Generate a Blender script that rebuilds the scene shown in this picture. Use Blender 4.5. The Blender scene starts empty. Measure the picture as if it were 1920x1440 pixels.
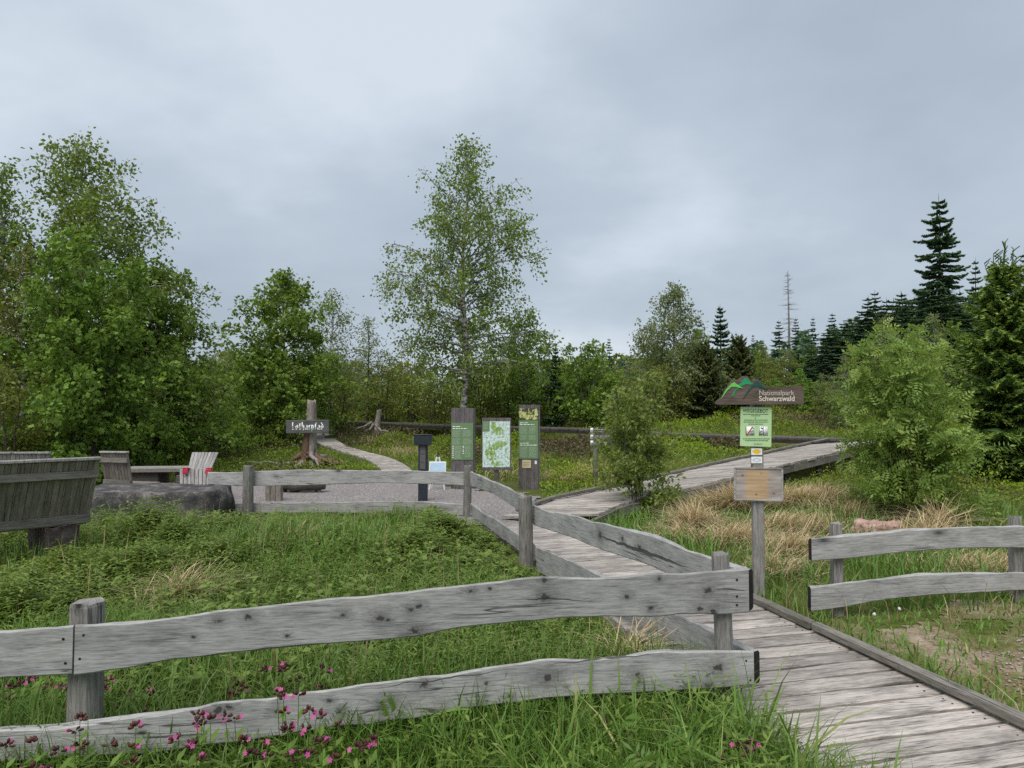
import bpy, bmesh, math, random
import numpy as np
from mathutils import Vector, Matrix

# ------------------------------------------------------------------ camera, sky, sun, exposure
scene = bpy.context.scene
COL = scene.collection
FPX = 1350.0                      # focal length in pixels of the 1920 px wide photograph
PITCH = math.atan2(55.0, FPX)     # camera looks slightly up
EYE = 1.65
cam_data = bpy.data.cameras.new('camera')
cam_data.sensor_width = 36.0
cam_data.lens = 36.0 * FPX / 1920.0
cam_data.clip_start = 0.05
cam_data.clip_end = 3000.0
cam = bpy.data.objects.new('camera', cam_data)
COL.objects.link(cam)
cam.location = (0, 0, EYE)
cam.rotation_euler = (math.pi / 2 + PITCH, 0, 0)
scene.camera = cam

SUN_EL, SUN_AZ = math.radians(58), math.radians(205)      # azimuth clockwise from +Y (view direction)
world = bpy.data.worlds.new('World')
scene.world = world
world.use_nodes = True
wn, wl = world.node_tree.nodes, world.node_tree.links
wn.clear()
def W(t, **kw):
    n = wn.new(t)
    for k, v in kw.items():
        setattr(n, k, v)
    return n
w_out = W('ShaderNodeOutputWorld')
w_bg = W('ShaderNodeBackground')
w_sky = W('ShaderNodeTexSky', sky_type='NISHITA', sun_disc=False, sun_elevation=SUN_EL, sun_rotation=SUN_AZ)
w_sky.air_density = 1.0; w_sky.dust_density = 4.0
w_tc = W('ShaderNodeTexCoord')
w_sep = W('ShaderNodeSeparateXYZ')
wl.new(w_tc.outputs['Generated'], w_sep.inputs[0])
w_z = W('ShaderNodeMath', operation='MAXIMUM'); wl.new(w_sep.outputs['Z'], w_z.inputs[0]); w_z.inputs[1].default_value = 0.0
w_z2 = W('ShaderNodeMath', operation='ADD'); wl.new(w_z.outputs[0], w_z2.inputs[0]); w_z2.inputs[1].default_value = 0.30
w_dx = W('ShaderNodeMath', operation='DIVIDE'); wl.new(w_sep.outputs['X'], w_dx.inputs[0]); wl.new(w_z2.outputs[0], w_dx.inputs[1])
w_dy = W('ShaderNodeMath', operation='DIVIDE'); wl.new(w_sep.outputs['Y'], w_dy.inputs[0]); wl.new(w_z2.outputs[0], w_dy.inputs[1])
w_cmb = W('ShaderNodeCombineXYZ'); wl.new(w_dx.outputs[0], w_cmb.inputs[0]); wl.new(w_dy.outputs[0], w_cmb.inputs[1])
w_map = W('ShaderNodeMapping'); wl.new(w_cmb.outputs[0], w_map.inputs[0])
w_map.inputs['Location'].default_value = (3.45, 7.4, 1.7)
w_map.inputs['Scale'].default_value = (0.9, 0.95, 1.0)
w_n1 = W('ShaderNodeTexNoise'); wl.new(w_map.outputs[0], w_n1.inputs['Vector'])
w_n1.inputs['Scale'].default_value = 1.25; w_n1.inputs['Detail'].default_value = 7.0; w_n1.inputs['Roughness'].default_value = 0.5
w_n1.inputs['Distortion'].default_value = 0.0
w_ramp = W('ShaderNodeValToRGB'); wl.new(w_n1.outputs['Fac'], w_ramp.inputs[0])
cr = w_ramp.color_ramp
cr.elements[0].position = 0.34; cr.elements[0].color = (0.325, 0.382, 0.45, 1)
cr.elements[1].position = 0.665; cr.elements[1].color = (0.535, 0.595, 0.66, 1)
e = cr.elements.new(0.52); e.color = (0.40, 0.46, 0.53, 1)
w_sc = W('ShaderNodeVectorMath', operation='SCALE'); wl.new(w_sky.outputs[0], w_sc.inputs[0]); w_sc.inputs['Scale'].default_value = 0.10
w_mix = W('ShaderNodeMixRGB'); w_mix.inputs[0].default_value = 0.9     # cloud cover over the clear sky
wl.new(w_sc.outputs[0], w_mix.inputs[1]); wl.new(w_ramp.outputs[0], w_mix.inputs[2])
wl.new(w_mix.outputs[0], w_bg.inputs['Color'])
w_bg.inputs['Strength'].default_value = 0.67
wl.new(w_bg.outputs[0], w_out.inputs['Surface'])

sun_data = bpy.data.lights.new('sun', 'SUN')
sun_data.energy = 1.5
sun_data.angle = math.radians(50)
sun_data.color = (1.0, 0.97, 0.93)
sun = bpy.data.objects.new('sun', sun_data)
COL.objects.link(sun)
sd = Vector((math.sin(SUN_AZ) * math.cos(SUN_EL), math.cos(SUN_AZ) * math.cos(SUN_EL), math.sin(SUN_EL)))
sun.rotation_euler = (-sd).to_track_quat('-Z', 'Y').to_euler()
sun.location = (0, -5, 30)

vs = scene.view_settings
vs.view_transform = 'Standard'; vs.look = 'None'; vs.exposure = 1.0; vs.gamma = 1.0; vs.use_curve_mapping = False
scene.render.engine = 'CYCLES'
cy = scene.cycles
cy.use_denoising = False
try:
    cy.denoiser = 'OPENIMAGEDENOISE'
except Exception:
    pass
cy.max_bounces = 9; cy.diffuse_bounces = 6; cy.glossy_bounces = 2; cy.transmission_bounces = 6; cy.volume_bounces = 0
cy.caustics_reflective = False; cy.caustics_refractive = False

rs = np.random.RandomState(7)

# ------------------------------------------------------------------ geometry of the place
def sstep(a, b, x):
    t = np.clip((np.asarray(x, float) - a) / (b - a), 0, 1)
    return t * t * (3 - 2 * t)

CP, SP = math.cos(PITCH), math.sin(PITCH)
def ray(u, v):
    a, b = (u - 960) / FPX, (720 - v) / FPX
    return np.array((a, CP - b * SP, SP + b * CP))
def P(u, v, D):
    """the point at forward distance D that the photograph shows at (u, v)"""
    r = ray(u, v)
    return Vector(tuple(np.array((0, 0, EYE)) + r * (D / r[1])))
TROUGH = [((0.95, 9.9), (2.6, 11.3), (4.95, 13.1), (8.0, 15.6)), tuple((p.x, p.y - .25) for p in (P(460, 788, 28.5), P(642, 789.5, 26.5), P(825, 796, 24.5), P(1012, 801, 22.5), P(1106, 804, 21.5), P(1260, 812, 20), P(1449, 818, 18.3), P(1600, 823, 16.9)))]
def trough(x, y):
    """ground lowered along the front edge of the raised walks so shade shows beneath"""
    out = np.zeros(np.shape(x))
    for ln, dep, wd in zip(TROUGH, (.17, .24), (.75, 1.0)):
        d2 = np.full(np.shape(x), 1e3)
        for (x0, y0), (x1, y1) in zip(ln[:-1], ln[1:]):
            ax, ay = x1 - x0, y1 - y0; t = np.clip(((x - x0) * ax + (y - y0) * ay) / (ax * ax + ay * ay), 0, 1)
            d2 = np.minimum(d2, (x - x0 - t * ax) ** 2 + (y - y0 - t * ay) ** 2)
        out = np.maximum(out, dep * np.exp(-d2 / wd ** 2))
    return out
def ground_z(x, y):
    x = np.asarray(x, float); y = np.asarray(y, float)
    z = 0.04 + 0.19 * sstep(2.0, 6.5, y + 0.55 * x)
    y0 = 14.0 - 4.6 * sstep(0.3, 4.0, x)
    d = np.maximum(0, y - y0)
    lim = 32 - y0
    z = z + 0.07 * np.minimum(d, lim) + 0.014 * np.maximum(0, d - lim)
    z = z + 0.10 * np.maximum(0, x - 9) * sstep(14, 40, y) * np.exp(-np.maximum(0, x - 9) / 80)
    z = z + 0.03 * np.sin(x * 0.9 + 1.3) * np.sin(y * 0.7) * sstep(2, 9, y) * sstep(0.0, 1.0, np.abs(x) - 0.6)
    far = sstep(13, 24, y)
    z = z + far * (0.10 * np.sin(x * 0.43 + 0.6) * np.cos(y * 0.37) + 0.06 * np.sin(x * 1.1 - y * 0.8))
    return z - trough(x, y)
def gz(x, y):
    return float(ground_z(x, y))

def on_ground(u, v, off=0.0):
    r = ray(u, v); s = 2.0
    while s < 300:
        p = np.array((0, 0, EYE)) + r * s
        if p[2] <= gz(p[0], p[1]) + off:
            return Vector(tuple(p))
        s += 0.02
    return Vector(tuple(p))
def on_plane(u, v, A, B):
    """point of the vertical plane through A and B seen at (u, v)"""
    r = ray(u, v); d = np.array((B[0] - A[0], B[1] - A[1])); n = np.array((-d[1], d[0]))
    s = (n @ np.array((A[0], A[1]))) / (n @ r[:2])
    return np.array((0, 0, EYE)) + r * s

# ------------------------------------------------------------------ mesh helpers
class MB:
    def __init__(self):
        self.V = []; self.F = []; self.A = []; self.M = []; self.n = 0
    def add(self, V, F, a=0.5, mi=0):
        V = np.asarray(V, np.float32).reshape(-1, 3); F = np.asarray(F, np.int32)
        if F.ndim == 1:
            F = F.reshape(1, -1)
        self.V.append(V); self.F.append(F + self.n)
        self.A.append(np.broadcast_to(np.asarray(a, np.float32), (len(F),)).copy())
        self.M.append(np.full(len(F), mi, np.int32))
        self.n += len(V)
    def box(self, c, s, rot=None, a=0.5, mi=0):
        c = np.asarray(c, float); h = np.asarray(s, float) / 2
        V = np.array([(x, y, z) for z in (-1, 1) for y in (-1, 1) for x in (-1, 1)], float) * h
        if rot is not None:
            V = V @ np.array(rot.to_3x3()).T
        F = [(0, 2, 3, 1), (4, 5, 7, 6), (0, 1, 5, 4), (2, 6, 7, 3), (0, 4, 6, 2), (1, 3, 7, 5)]
        self.add(V + c, F, a, mi)
    def tube(self, pts, rad, sides=6, a=0.5, cap=True, mi=0, jit=0.0):
        pts = np.asarray(pts, float); n = len(pts)
        rad = np.broadcast_to(np.asarray(rad, float), (n,))
        T = np.gradient(pts, axis=0); T /= np.linalg.norm(T, axis=1)[:, None] + 1e-9
        ref = np.array((0, 0, 1.0)) if abs(T[0, 2]) < 0.9 else np.array((1.0, 0, 0))
        N = np.cross(T, ref); N /= np.linalg.norm(N, axis=1)[:, None] + 1e-9
        Bn = np.cross(T, N)
        an = np.linspace(0, 2 * math.pi, sides, endpoint=False)
        rr = rad[:, None] * (1 + (jit * (rs.rand(n, sides) - 0.5) if jit else 0))
        V = pts[:, None, :] + rr[..., None] * (np.cos(an)[None, :, None] * N[:, None, :] + np.sin(an)[None, :, None] * Bn[:, None, :])
        i = np.arange(n - 1)[:, None] * sides; j = np.arange(sides)[None, :]; k = (j + 1) % sides
        F = np.stack((i + j, i + k, i + sides + k, i + sides + j), -1).reshape(-1, 4)
        self.add(V.reshape(-1, 3), F[:, ::-1], a, mi)
        if cap:
            b = self.n - n * sides
            self.F.append(np.array([np.arange(sides)[::1] + b], np.int32)); self.A.append(np.array([a if np.isscalar(a) else 0.5], np.float32)); self.M.append(np.array([mi], np.int32))
            self.F.append(np.array([np.arange(sides)[::-1] + b + (n - 1) * sides], np.int32)); self.A.append(np.array([a if np.isscalar(a) else 0.5], np.float32)); self.M.append(np.array([mi], np.int32))
    def leaves(self, C, D, N, L, Wd, a=0.5, fold=0.15, mi=0, mid=0.45):
        """rhombic leaves: base C, long axis D, facing N"""
        C = np.asarray(C, float); n = len(C)
        if n == 0:
            return
        D = D / (np.linalg.norm(D, axis=1)[:, None] + 1e-9)
        S = np.cross(D, N); S /= np.linalg.norm(S, axis=1)[:, None] + 1e-9
        U = np.cross(S, D)
        L = np.broadcast_to(np.asarray(L, float), (n,))[:, None]; Wd = np.broadcast_to(np.asarray(Wd, float), (n,))[:, None]
        m = C + D * L * mid + U * Wd * fold
        V = np.stack((C, m + S * Wd * .5, C + D * L, m - S * Wd * .5), 1).reshape(-1, 3)
        self.add(V, np.arange(4 * n).reshape(n, 4), a, mi)
    def mesh(self, name, mats, smooth=False):
        V = np.concatenate(self.V); me = bpy.data.meshes.new(name)
        loops = np.concatenate([f.ravel() for f in self.F])
        tot = np.concatenate([np.full(len(f), f.shape[1], np.int32) for f in self.F])
        st = np.concatenate(([0], np.cumsum(tot)[:-1])).astype(np.int32)
        me.vertices.add(len(V)); me.vertices.foreach_set('co', V.ravel())
        me.loops.add(len(loops)); me.loops.foreach_set('vertex_index', loops.astype(np.int32))
        me.polygons.add(len(tot)); me.polygons.foreach_set('loop_start', st); me.polygons.foreach_set('loop_total', tot)
        me.polygons.foreach_set('material_index', np.concatenate(self.M))
        me.update(calc_edges=True)
        at = me.attributes.new('v', 'FLOAT', 'FACE'); at.data.foreach_set('value', np.concatenate(self.A))
        if smooth:
            me.polygons.foreach_set('use_smooth', np.ones(len(tot), bool))
        for m in (mats if isinstance(mats, (list, tuple)) else [mats]):
            me.materials.append(m)
        return me

def link(name, me, parent=None, loc=None, rot=None):
    o = bpy.data.objects.new(name, me); COL.objects.link(o)
    if parent is not None:
        o.parent = parent
    if loc is not None:
        o.location = loc
    if rot is not None:
        o.rotation_euler = rot
    return o
def tag(o, label=None, cat=None, group=None, kind=None):
    if label: o['label'] = label
    if cat: o['category'] = cat
    if group: o['group'] = group
    if kind: o['kind'] = kind
    return o
def thing(name, label, cat, loc=(0, 0, 0), rz=0.0, group=None):
    return tag(link(name, None, None, loc, (0, 0, rz)), label, cat, group)
def build(name, mb, mats, parent=None, smooth=False, loc=None, rot=None):
    return link(name, mb.mesh(name, mats, smooth), parent, loc, rot)
def bev_box(sx, sy, sz, b=0.004, jit=0.0):
    """bevelled box mesh builder (24 faces-ish)"""
    bm = bmesh.new(); bmesh.ops.create_cube(bm, size=1.0)
    for v in bm.verts:
        v.co = Vector((v.co.x * sx, v.co.y * sy, v.co.z * sz))
        if jit: v.co += Vector(tuple((rs.rand(3) - .5) * jit))
    bmesh.ops.bevel(bm, geom=bm.edges[:], offset=b, segments=1, affect='EDGES')
    return bm
def bm_mesh(bm, name, mats):
    me = bpy.data.meshes.new(name); bm.to_mesh(me); bm.free()
    for m in (mats if isinstance(mats, (list, tuple)) else [mats]):
        me.materials.append(m)
    return me

# ------------------------------------------------------------------ materials
def nodes(name):
    m = bpy.data.materials.new(name); m.use_nodes = True
    n, l = m.node_tree.nodes, m.node_tree.links
    n.clear()
    return m, n, l
def ramp(n, l, src, stops):
    r = n.new('ShaderNodeValToRGB'); l.new(src, r.inputs[0])
    el = r.color_ramp.elements
    el[0].position, el[0].color = stops[0][0], (*stops[0][1], 1)
    el[1].position, el[1].color = stops[-1][0], (*stops[-1][1], 1)
    for p, c in stops[1:-1]:
        x = el.new(p); x.color = (*c, 1)
    return r
def math_n(n, l, op, a, b=None, clamp=False):
    m = n.new('ShaderNodeMath'); m.operation = op; m.use_clamp = clamp
    for i, x in enumerate((a, b)):
        if x is None: continue
        if isinstance(x, (int, float)): m.inputs[i].default_value = x
        else: l.new(x, m.inputs[i])
    return m.outputs[0]
def mixc(n, l, f, a, b, mode='MIX'):
    m = n.new('ShaderNodeMixRGB'); m.blend_type = mode
    for i, x in enumerate((f, a, b)):
        if isinstance(x, (int, float)): m.inputs[i].default_value = x
        elif isinstance(x, tuple): m.inputs[i].default_value = (*x, 1)
        else: l.new(x, m.inputs[i])
    return m.outputs[0]

def plain(name, col, rough=0.6, metal=0.0, var=0.12, scale=25.0, spec=0.4):
    m, n, l = nodes(name)
    o = n.new('ShaderNodeOutputMaterial'); b = n.new('ShaderNodeBsdfPrincipled')
    tc = n.new('ShaderNodeTexCoord'); t = n.new('ShaderNodeTexNoise'); t.inputs['Scale'].default_value = scale; t.inputs['Detail'].default_value = 4
    l.new(tc.outputs['Object'], t.inputs['Vector'])
    r = ramp(n, l, t.outputs['Fac'], [(0.3, tuple(c * (1 - var) for c in col)), (0.7, tuple(min(1, c * (1 + var)) for c in col))])
    l.new(r.outputs[0], b.inputs['Base Color']); b.inputs['Roughness'].default_value = rough; b.inputs['Metallic'].default_value = metal
    b.inputs['Specular IOR Level'].default_value = spec
    l.new(b.outputs[0], o.inputs[0])
    return m

def leaf_mat(name, stops, trans=0.3, rough=0.55, obj_var=0.25, big=None, spec=0.3):
    """foliage: colour by a per-leaf value, a little by object, part of the light passing through the blade"""
    m, n, l = nodes(name)
    o = n.new('ShaderNodeOutputMaterial')
    at = n.new('ShaderNodeAttribute'); at.attribute_name = 'v'
    r = ramp(n, l, at.outputs['Fac'], stops)
    oi = n.new('ShaderNodeObjectInfo')
    hs = n.new('ShaderNodeHueSaturation'); l.new(r.outputs[0], hs.inputs['Color'])
    v = math_n(n, l, 'MULTIPLY_ADD', oi.outputs['Random'], obj_var); v.node.inputs[2].default_value = 1 - obj_var / 2
    h = math_n(n, l, 'MULTIPLY_ADD', oi.outputs['Random'], 0.02); h.node.inputs[2].default_value = 0.49
    l.new(v, hs.inputs['Value']); l.new(h, hs.inputs['Hue'])
    col = hs.outputs['Color']
    if big:                       # large patches of another tone (ground cover)
        tc = n.new('ShaderNodeTexCoord'); t = n.new('ShaderNodeTexNoise'); t.inputs['Scale'].default_value = big[0]; t.inputs['Detail'].default_value = 3
        l.new(tc.outputs['Object'], t.inputs['Vector'])
        f = ramp(n, l, t.outputs['Fac'], [(0.45, (0, 0, 0)), (0.62, (1, 1, 1))])
        col = mixc(n, l, math_n(n, l, 'MULTIPLY', f.outputs[0], big[2]), col, big[1])
    b = n.new('ShaderNodeBsdfPrincipled'); l.new(col, b.inputs['Base Color']); b.inputs['Roughness'].default_value = rough; b.inputs['Specular IOR Level'].default_value = spec
    tr = n.new('ShaderNodeBsdfTranslucent'); l.new(mixc(n, l, 0.35, mixc(n, l, 1.0, col, (1.5, 1.4, 1.1), 'MULTIPLY'), (0.34, 0.44, 0.07), 'MIX'), tr.inputs['Color'])
    mx = n.new('ShaderNodeMixShader'); mx.inputs[0].default_value = trans
    l.new(b.outputs[0], mx.inputs[1]); l.new(tr.outputs[0], mx.inputs[2]); l.new(mx.outputs[0], o.inputs[0])
    return m

def wood_mat(name, light, mid, dark, axis=0, knots=0.6, rough=0.85, green=0.0, gscale=1.0, bump=0.35, var=0.3, kfreq=1.0, klist=None, splits=(), stain=.72):
    """weathered timber, grain along the given local axis"""
    m, n, l = nodes(name)
    o = n.new('ShaderNodeOutputMaterial'); b = n.new('ShaderNodeBsdfPrincipled')
    tc = n.new('ShaderNodeTexCoord'); oi = n.new('ShaderNodeObjectInfo')
    off = n.new('ShaderNodeVectorMath'); off.operation = 'ADD'
    cx = n.new('ShaderNodeCombineXYZ')
    for i, k in enumerate((37.0, 11.0, 23.0)):
        l.new(math_n(n, l, 'MULTIPLY', oi.outputs['Random'], k), cx.inputs[i])
    l.new(tc.outputs['Object'], off.inputs[0]); l.new(cx.outputs[0], off.inputs[1])
    def mapped(along, across):
        mp = n.new('ShaderNodeMapping'); s = [across] * 3; s[axis] = along
        mp.inputs['Scale'].default_value = s; l.new(off.outputs[0], mp.inputs['Vector'])
        return mp.outputs[0]
    # knots: sparse cells
    vo = n.new('ShaderNodeTexVoronoi'); vo.feature = 'F1'; vo.inputs['Scale'].default_value = 1.0; vo.inputs['Randomness'].default_value = 1.0
    l.new(mapped(2.1 * kfreq, 5.2 * kfreq), vo.inputs['Vector'])
    sp = n.new('ShaderNodeSeparateColor'); l.new(vo.outputs['Color'], sp.inputs[0])
    sel = math_n(n, l, 'GREATER_THAN', sp.outputs[0], 1.0 - knots)
    kn = ramp(n, l, vo.outputs['Distance'], [(0.045, (1, 1, 1)), (0.085, (0.6,) * 3), (0.13, (0.28,) * 3), (0.27, (0, 0, 0))])
    knot = math_n(n, l, 'MULTIPLY', kn.outputs[0], sel)
    if klist is not None:
        ds = None
        for kx, kz, kr in klist:
            s1 = n.new('ShaderNodeVectorMath'); s1.operation = 'SUBTRACT'; l.new(tc.outputs['Object'], s1.inputs[0]); s1.inputs[1].default_value = (kx, 0, kz)
            s2 = n.new('ShaderNodeVectorMath'); s2.operation = 'MULTIPLY'; l.new(s1.outputs[0], s2.inputs[0]); s2.inputs[1].default_value = (1 / (1.7 * kr), 0, 1 / (1.25 * kr))
            s3 = n.new('ShaderNodeVectorMath'); s3.operation = 'LENGTH'; l.new(s2.outputs[0], s3.inputs[0])
            ds = s3.outputs['Value'] if ds is None else math_n(n, l, 'MINIMUM', ds, s3.outputs['Value'])
        kw_ = n.new('ShaderNodeTexNoise'); kw_.inputs['Scale'].default_value = 48; kw_.inputs['Detail'].default_value = 3; l.new(tc.outputs['Object'], kw_.inputs['Vector'])
        ds = math_n(n, l, 'ADD', ds, math_n(n, l, 'MULTIPLY', math_n(n, l, 'SUBTRACT', kw_.outputs['Fac'], .5), 1.9))
        kn = ramp(n, l, math_n(n, l, 'MULTIPLY', ds, .25), [(0.09, (1, 1, 1)), (0.15, (0.55,) * 3), (0.3, (0.30,) * 3), (0.8, (0, 0, 0))])
        knot = kn.outputs[0]
    # grain, swirling round the knots
    g0 = n.new('ShaderNodeTexNoise'); g0.inputs['Detail'].default_value = 3; g0.inputs['Scale'].default_value = 1; l.new(mapped(1.2, 4.5), g0.inputs['Vector'])
    warp = math_n(n, l, 'MULTIPLY_ADD', knot, 2.6, False); l.new(math_n(n, l, 'MULTIPLY', g0.outputs['Fac'], 7.0), warp.node.inputs[2])
    wv = n.new('ShaderNodeVectorMath'); wv.operation = 'ADD'; l.new(mapped(7.0 * gscale, 120 * gscale), wv.inputs[0])
    wc = n.new('ShaderNodeCombineXYZ')
    for i in range(3):
        if i != axis: l.new(warp, wc.inputs[i])
    l.new(wc.outputs[0], wv.inputs[1])
    g1 = n.new('ShaderNodeTexNoise'); g1.inputs['Scale'].default_value = 1.0; g1.inputs['Detail'].default_value = 5; g1.inputs['Roughness'].default_value = 0.65
    l.new(wv.outputs[0], g1.inputs['Vector'])
    g2 = n.new('ShaderNodeTexNoise'); g2.inputs['Scale'].default_value = 1.0; g2.inputs['Detail'].default_value = 2; l.new(mapped(24.0 * gscale, 420 * gscale), g2.inputs['Vector'])
    gs = math_n(n, l, 'MULTIPLY_ADD', g2.outputs['Fac'], 0.35); l.new(math_n(n, l, 'MULTIPLY', g1.outputs['Fac'], 0.65), gs.node.inputs[2])
    base = ramp(n, l, gs, [(0.36, dark), (0.47, mid), (0.62, light)])
    # broad stains
    st = n.new('ShaderNodeTexNoise'); st.inputs['Scale'].default_value = 1.0; st.inputs['Detail'].default_value = 7; st.inputs['Roughness'].default_value = .62; l.new(mapped(3.2, 9.0), st.inputs['Vector'])
    sr = ramp(n, l, st.outputs['Fac'], [(0.32, (stain,) * 3), (0.55, (1, 1, 1)), (0.8, (1.10, 1.08, 1.05))])
    col = mixc(n, l, 1.0, base.outputs[0], sr.outputs[0], 'MULTIPLY')
    if green:
        gn = n.new('ShaderNodeTexNoise'); gn.inputs['Scale'].default_value = 6; gn.inputs['Detail'].default_value = 5; l.new(off.outputs[0], gn.inputs['Vector'])
        gr = ramp(n, l, gn.outputs['Fac'], [(0.48, (0, 0, 0)), (0.7, (1, 1, 1))])
        col = mixc(n, l, math_n(n, l, 'MULTIPLY', gr.outputs[0], green), col, (0.10, 0.12, 0.06))
    # drying cracks along the grain
    ck = n.new('ShaderNodeTexNoise'); ck.inputs['Scale'].default_value = 1.0; ck.inputs['Detail'].default_value = 2; l.new(mapped(0.9, 22), ck.inputs['Vector'])
    cd = math_n(n, l, 'ABSOLUTE', math_n(n, l, 'SUBTRACT', ck.outputs['Fac'], 0.5))
    crk = ramp(n, l, cd, [(0.004, (1, 1, 1)), (0.016, (0, 0, 0))])
    cm = n.new('ShaderNodeTexNoise'); cm.inputs['Scale'].default_value = 1.0; l.new(mapped(1.5, 6), cm.inputs['Vector'])
    crf = math_n(n, l, 'MULTIPLY', crk.outputs[0], ramp(n, l, cm.outputs['Fac'], [(0.5, (0, 0, 0)), (0.62, (1, 1, 1))]).outputs[0])
    for x0, z0, x1, z1, sw in splits:
        sx_ = n.new('ShaderNodeSeparateXYZ'); l.new(tc.outputs['Object'], sx_.inputs[0]); k_ = (z1 - z0) / (x1 - x0)
        sn_ = n.new('ShaderNodeTexNoise'); sn_.inputs['Scale'].default_value = 9; l.new(tc.outputs['Object'], sn_.inputs['Vector'])
        lz = math_n(n, l, 'MULTIPLY_ADD', sx_.outputs[0], k_); lz.node.inputs[2].default_value = z0 - k_ * x0
        dz = math_n(n, l, 'ABSOLUTE', math_n(n, l, 'ADD', math_n(n, l, 'SUBTRACT', sx_.outputs[2], lz), math_n(n, l, 'MULTIPLY', math_n(n, l, 'SUBTRACT', sn_.outputs['Fac'], .5), .03)))
        tt = math_n(n, l, 'ABSOLUTE', math_n(n, l, 'DIVIDE', math_n(n, l, 'SUBTRACT', sx_.outputs[0], (x0 + x1) / 2), (x1 - x0) / 2))
        wd_ = math_n(n, l, 'MULTIPLY', math_n(n, l, 'SUBTRACT', 1.0, math_n(n, l, 'POWER', tt, 2.0), True), sw)
        crf = math_n(n, l, 'MAXIMUM', crf, math_n(n, l, 'LESS_THAN', dz, wd_))
    col = mixc(n, l, math_n(n, l, 'MULTIPLY', crf, 0.85), col, tuple(c * 0.2 for c in dark))
    col = mixc(n, l, math_n(n, l, 'MULTIPLY', knot, 0.92), col, tuple(c * 0.18 for c in dark))
    hs = n.new('ShaderNodeHueSaturation'); l.new(col, hs.inputs['Color'])
    vv = math_n(n, l, 'MULTIPLY_ADD', oi.outputs['Random'], var); vv.node.inputs[2].default_value = 1 - var / 2; l.new(vv, hs.inputs['Value'])
    l.new(hs.outputs[0], b.inputs['Base Color']); b.inputs['Roughness'].default_value = rough; b.inputs['Specular IOR Level'].default_value = 0.25
    bp = n.new('ShaderNodeBump'); bp.inputs['Strength'].default_value = bump; bp.inputs['Distance'].default_value = 0.004
    hgt = math_n(n, l, 'SUBTRACT', math_n(n, l, 'SUBTRACT', gs, math_n(n, l, 'MULTIPLY', crf, 0.8)), math_n(n, l, 'MULTIPLY', knot, 0.5))
    l.new(hgt, bp.inputs['Height']); l.new(bp.outputs[0], b.inputs['Normal'])
    l.new(b.outputs[0], o.inputs[0])
    return m

GREY = dict(light=(0.46, 0.45, 0.435), mid=(0.335, 0.327, 0.315), dark=(0.20, 0.193, 0.184))
M = {}
M['rail'] = wood_mat('weathered_rail_wood', GREY['light'], GREY['mid'], GREY['dark'], 0, 0.8, green=0.0, kfreq=.95)
M['rail_end'] = plain('dark_end_grain', (0.018, 0.016, 0.015), 0.9, var=0.4, scale=60)
M['post'] = wood_mat('weathered_post_wood', (0.34, 0.325, 0.30), (0.22, 0.205, 0.19), (0.11, 0.10, 0.09), 2, 0.25, green=0.25)
M['plank'] = wood_mat('boardwalk_plank_wood', (0.52, 0.47, 0.425), (0.38, 0.34, 0.305), (0.13, 0.105, 0.09), 0, 0.3, var=0.4, gscale=0.75, stain=.5)
M['plank_dark'] = wood_mat('raised_walk_plank_wood', (0.16, 0.145, 0.125), (0.10, 0.09, 0.078), (0.05, 0.044, 0.038), 0, 0.2)
M['kerb'] = wood_mat('boardwalk_edge_wood', (0.27, 0.25, 0.22), (0.18, 0.165, 0.145), (0.085, 0.078, 0.07), 0, 0.2, green=0.3)
M['darkwood'] = wood_mat('old_dark_timber', (0.14, 0.125, 0.11), (0.085, 0.076, 0.068), (0.04, 0.035, 0.03), 0, 0.2, green=0.2)
M['bench'] = wood_mat('bench_slat_wood', (0.33, 0.29, 0.245), (0.225, 0.198, 0.168), (0.115, 0.10, 0.084), 2, 0.15, green=0.05, var=0.35)
M['bench_light'] = wood_mat('bench_bleached_and_lit_wood', (0.42, 0.40, 0.38), (0.30, 0.285, 0.27), (0.15, 0.14, 0.13), 2, 0.15, var=0.3)
M['pillar'] = wood_mat('pillar_board_wood', (0.20, 0.18, 0.18), (0.13, 0.115, 0.115), (0.06, 0.052, 0.05), 2, 0.2)
M['sign'] = wood_mat('brown_sign_wood', (0.20, 0.155, 0.125), (0.135, 0.105, 0.085), (0.07, 0.055, 0.045), 0, 0.15)
M['signgrey'] = wood_mat('grey_sign_wood', (0.15, 0.145, 0.145), (0.10, 0.096, 0.096), (0.055, 0.052, 0.05), 0, 0.1)
M['deadwood'] = wood_mat('dead_trunk_wood', (0.42, 0.38, 0.34), (0.27, 0.235, 0.205), (0.12, 0.10, 0.085), 2, 0.2)
M['redwood'] = wood_mat('broken_red_heartwood', (0.24, 0.15, 0.10), (0.14, 0.088, 0.062), (0.06, 0.038, 0.028), 2, 0.15)
M['bark'] = plain('dark_bark', (0.075, 0.062, 0.05), 0.95, var=0.45, scale=14)
M['bark_birch'] = None
def birch_bark():
    m, n, l = nodes('birch_bark')
    o = n.new('ShaderNodeOutputMaterial'); b = n.new('ShaderNodeBsdfPrincipled')
    tc = n.new('ShaderNodeTexCoord'); mp = n.new('ShaderNodeMapping'); mp.inputs['Scale'].default_value = (5, 5, 14); l.new(tc.outputs['Object'], mp.inputs[0])
    t = n.new('ShaderNodeTexNoise'); t.inputs['Scale'].default_value = 1.0; t.inputs['Detail'].default_value = 4; l.new(mp.outputs[0], t.inputs['Vector'])
    r = ramp(n, l, t.outputs['Fac'], [(0.40, (0.06, 0.055, 0.05)), (0.5, (0.30, 0.28, 0.25)), (0.62, (0.50, 0.48, 0.44))])
    l.new(r.outputs[0], b.inputs['Base Color']); b.inputs['Roughness'].default_value = 0.8; l.new(b.outputs[0], o.inputs[0])
    return m
M['bark_birch'] = birch_bark()
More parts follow.
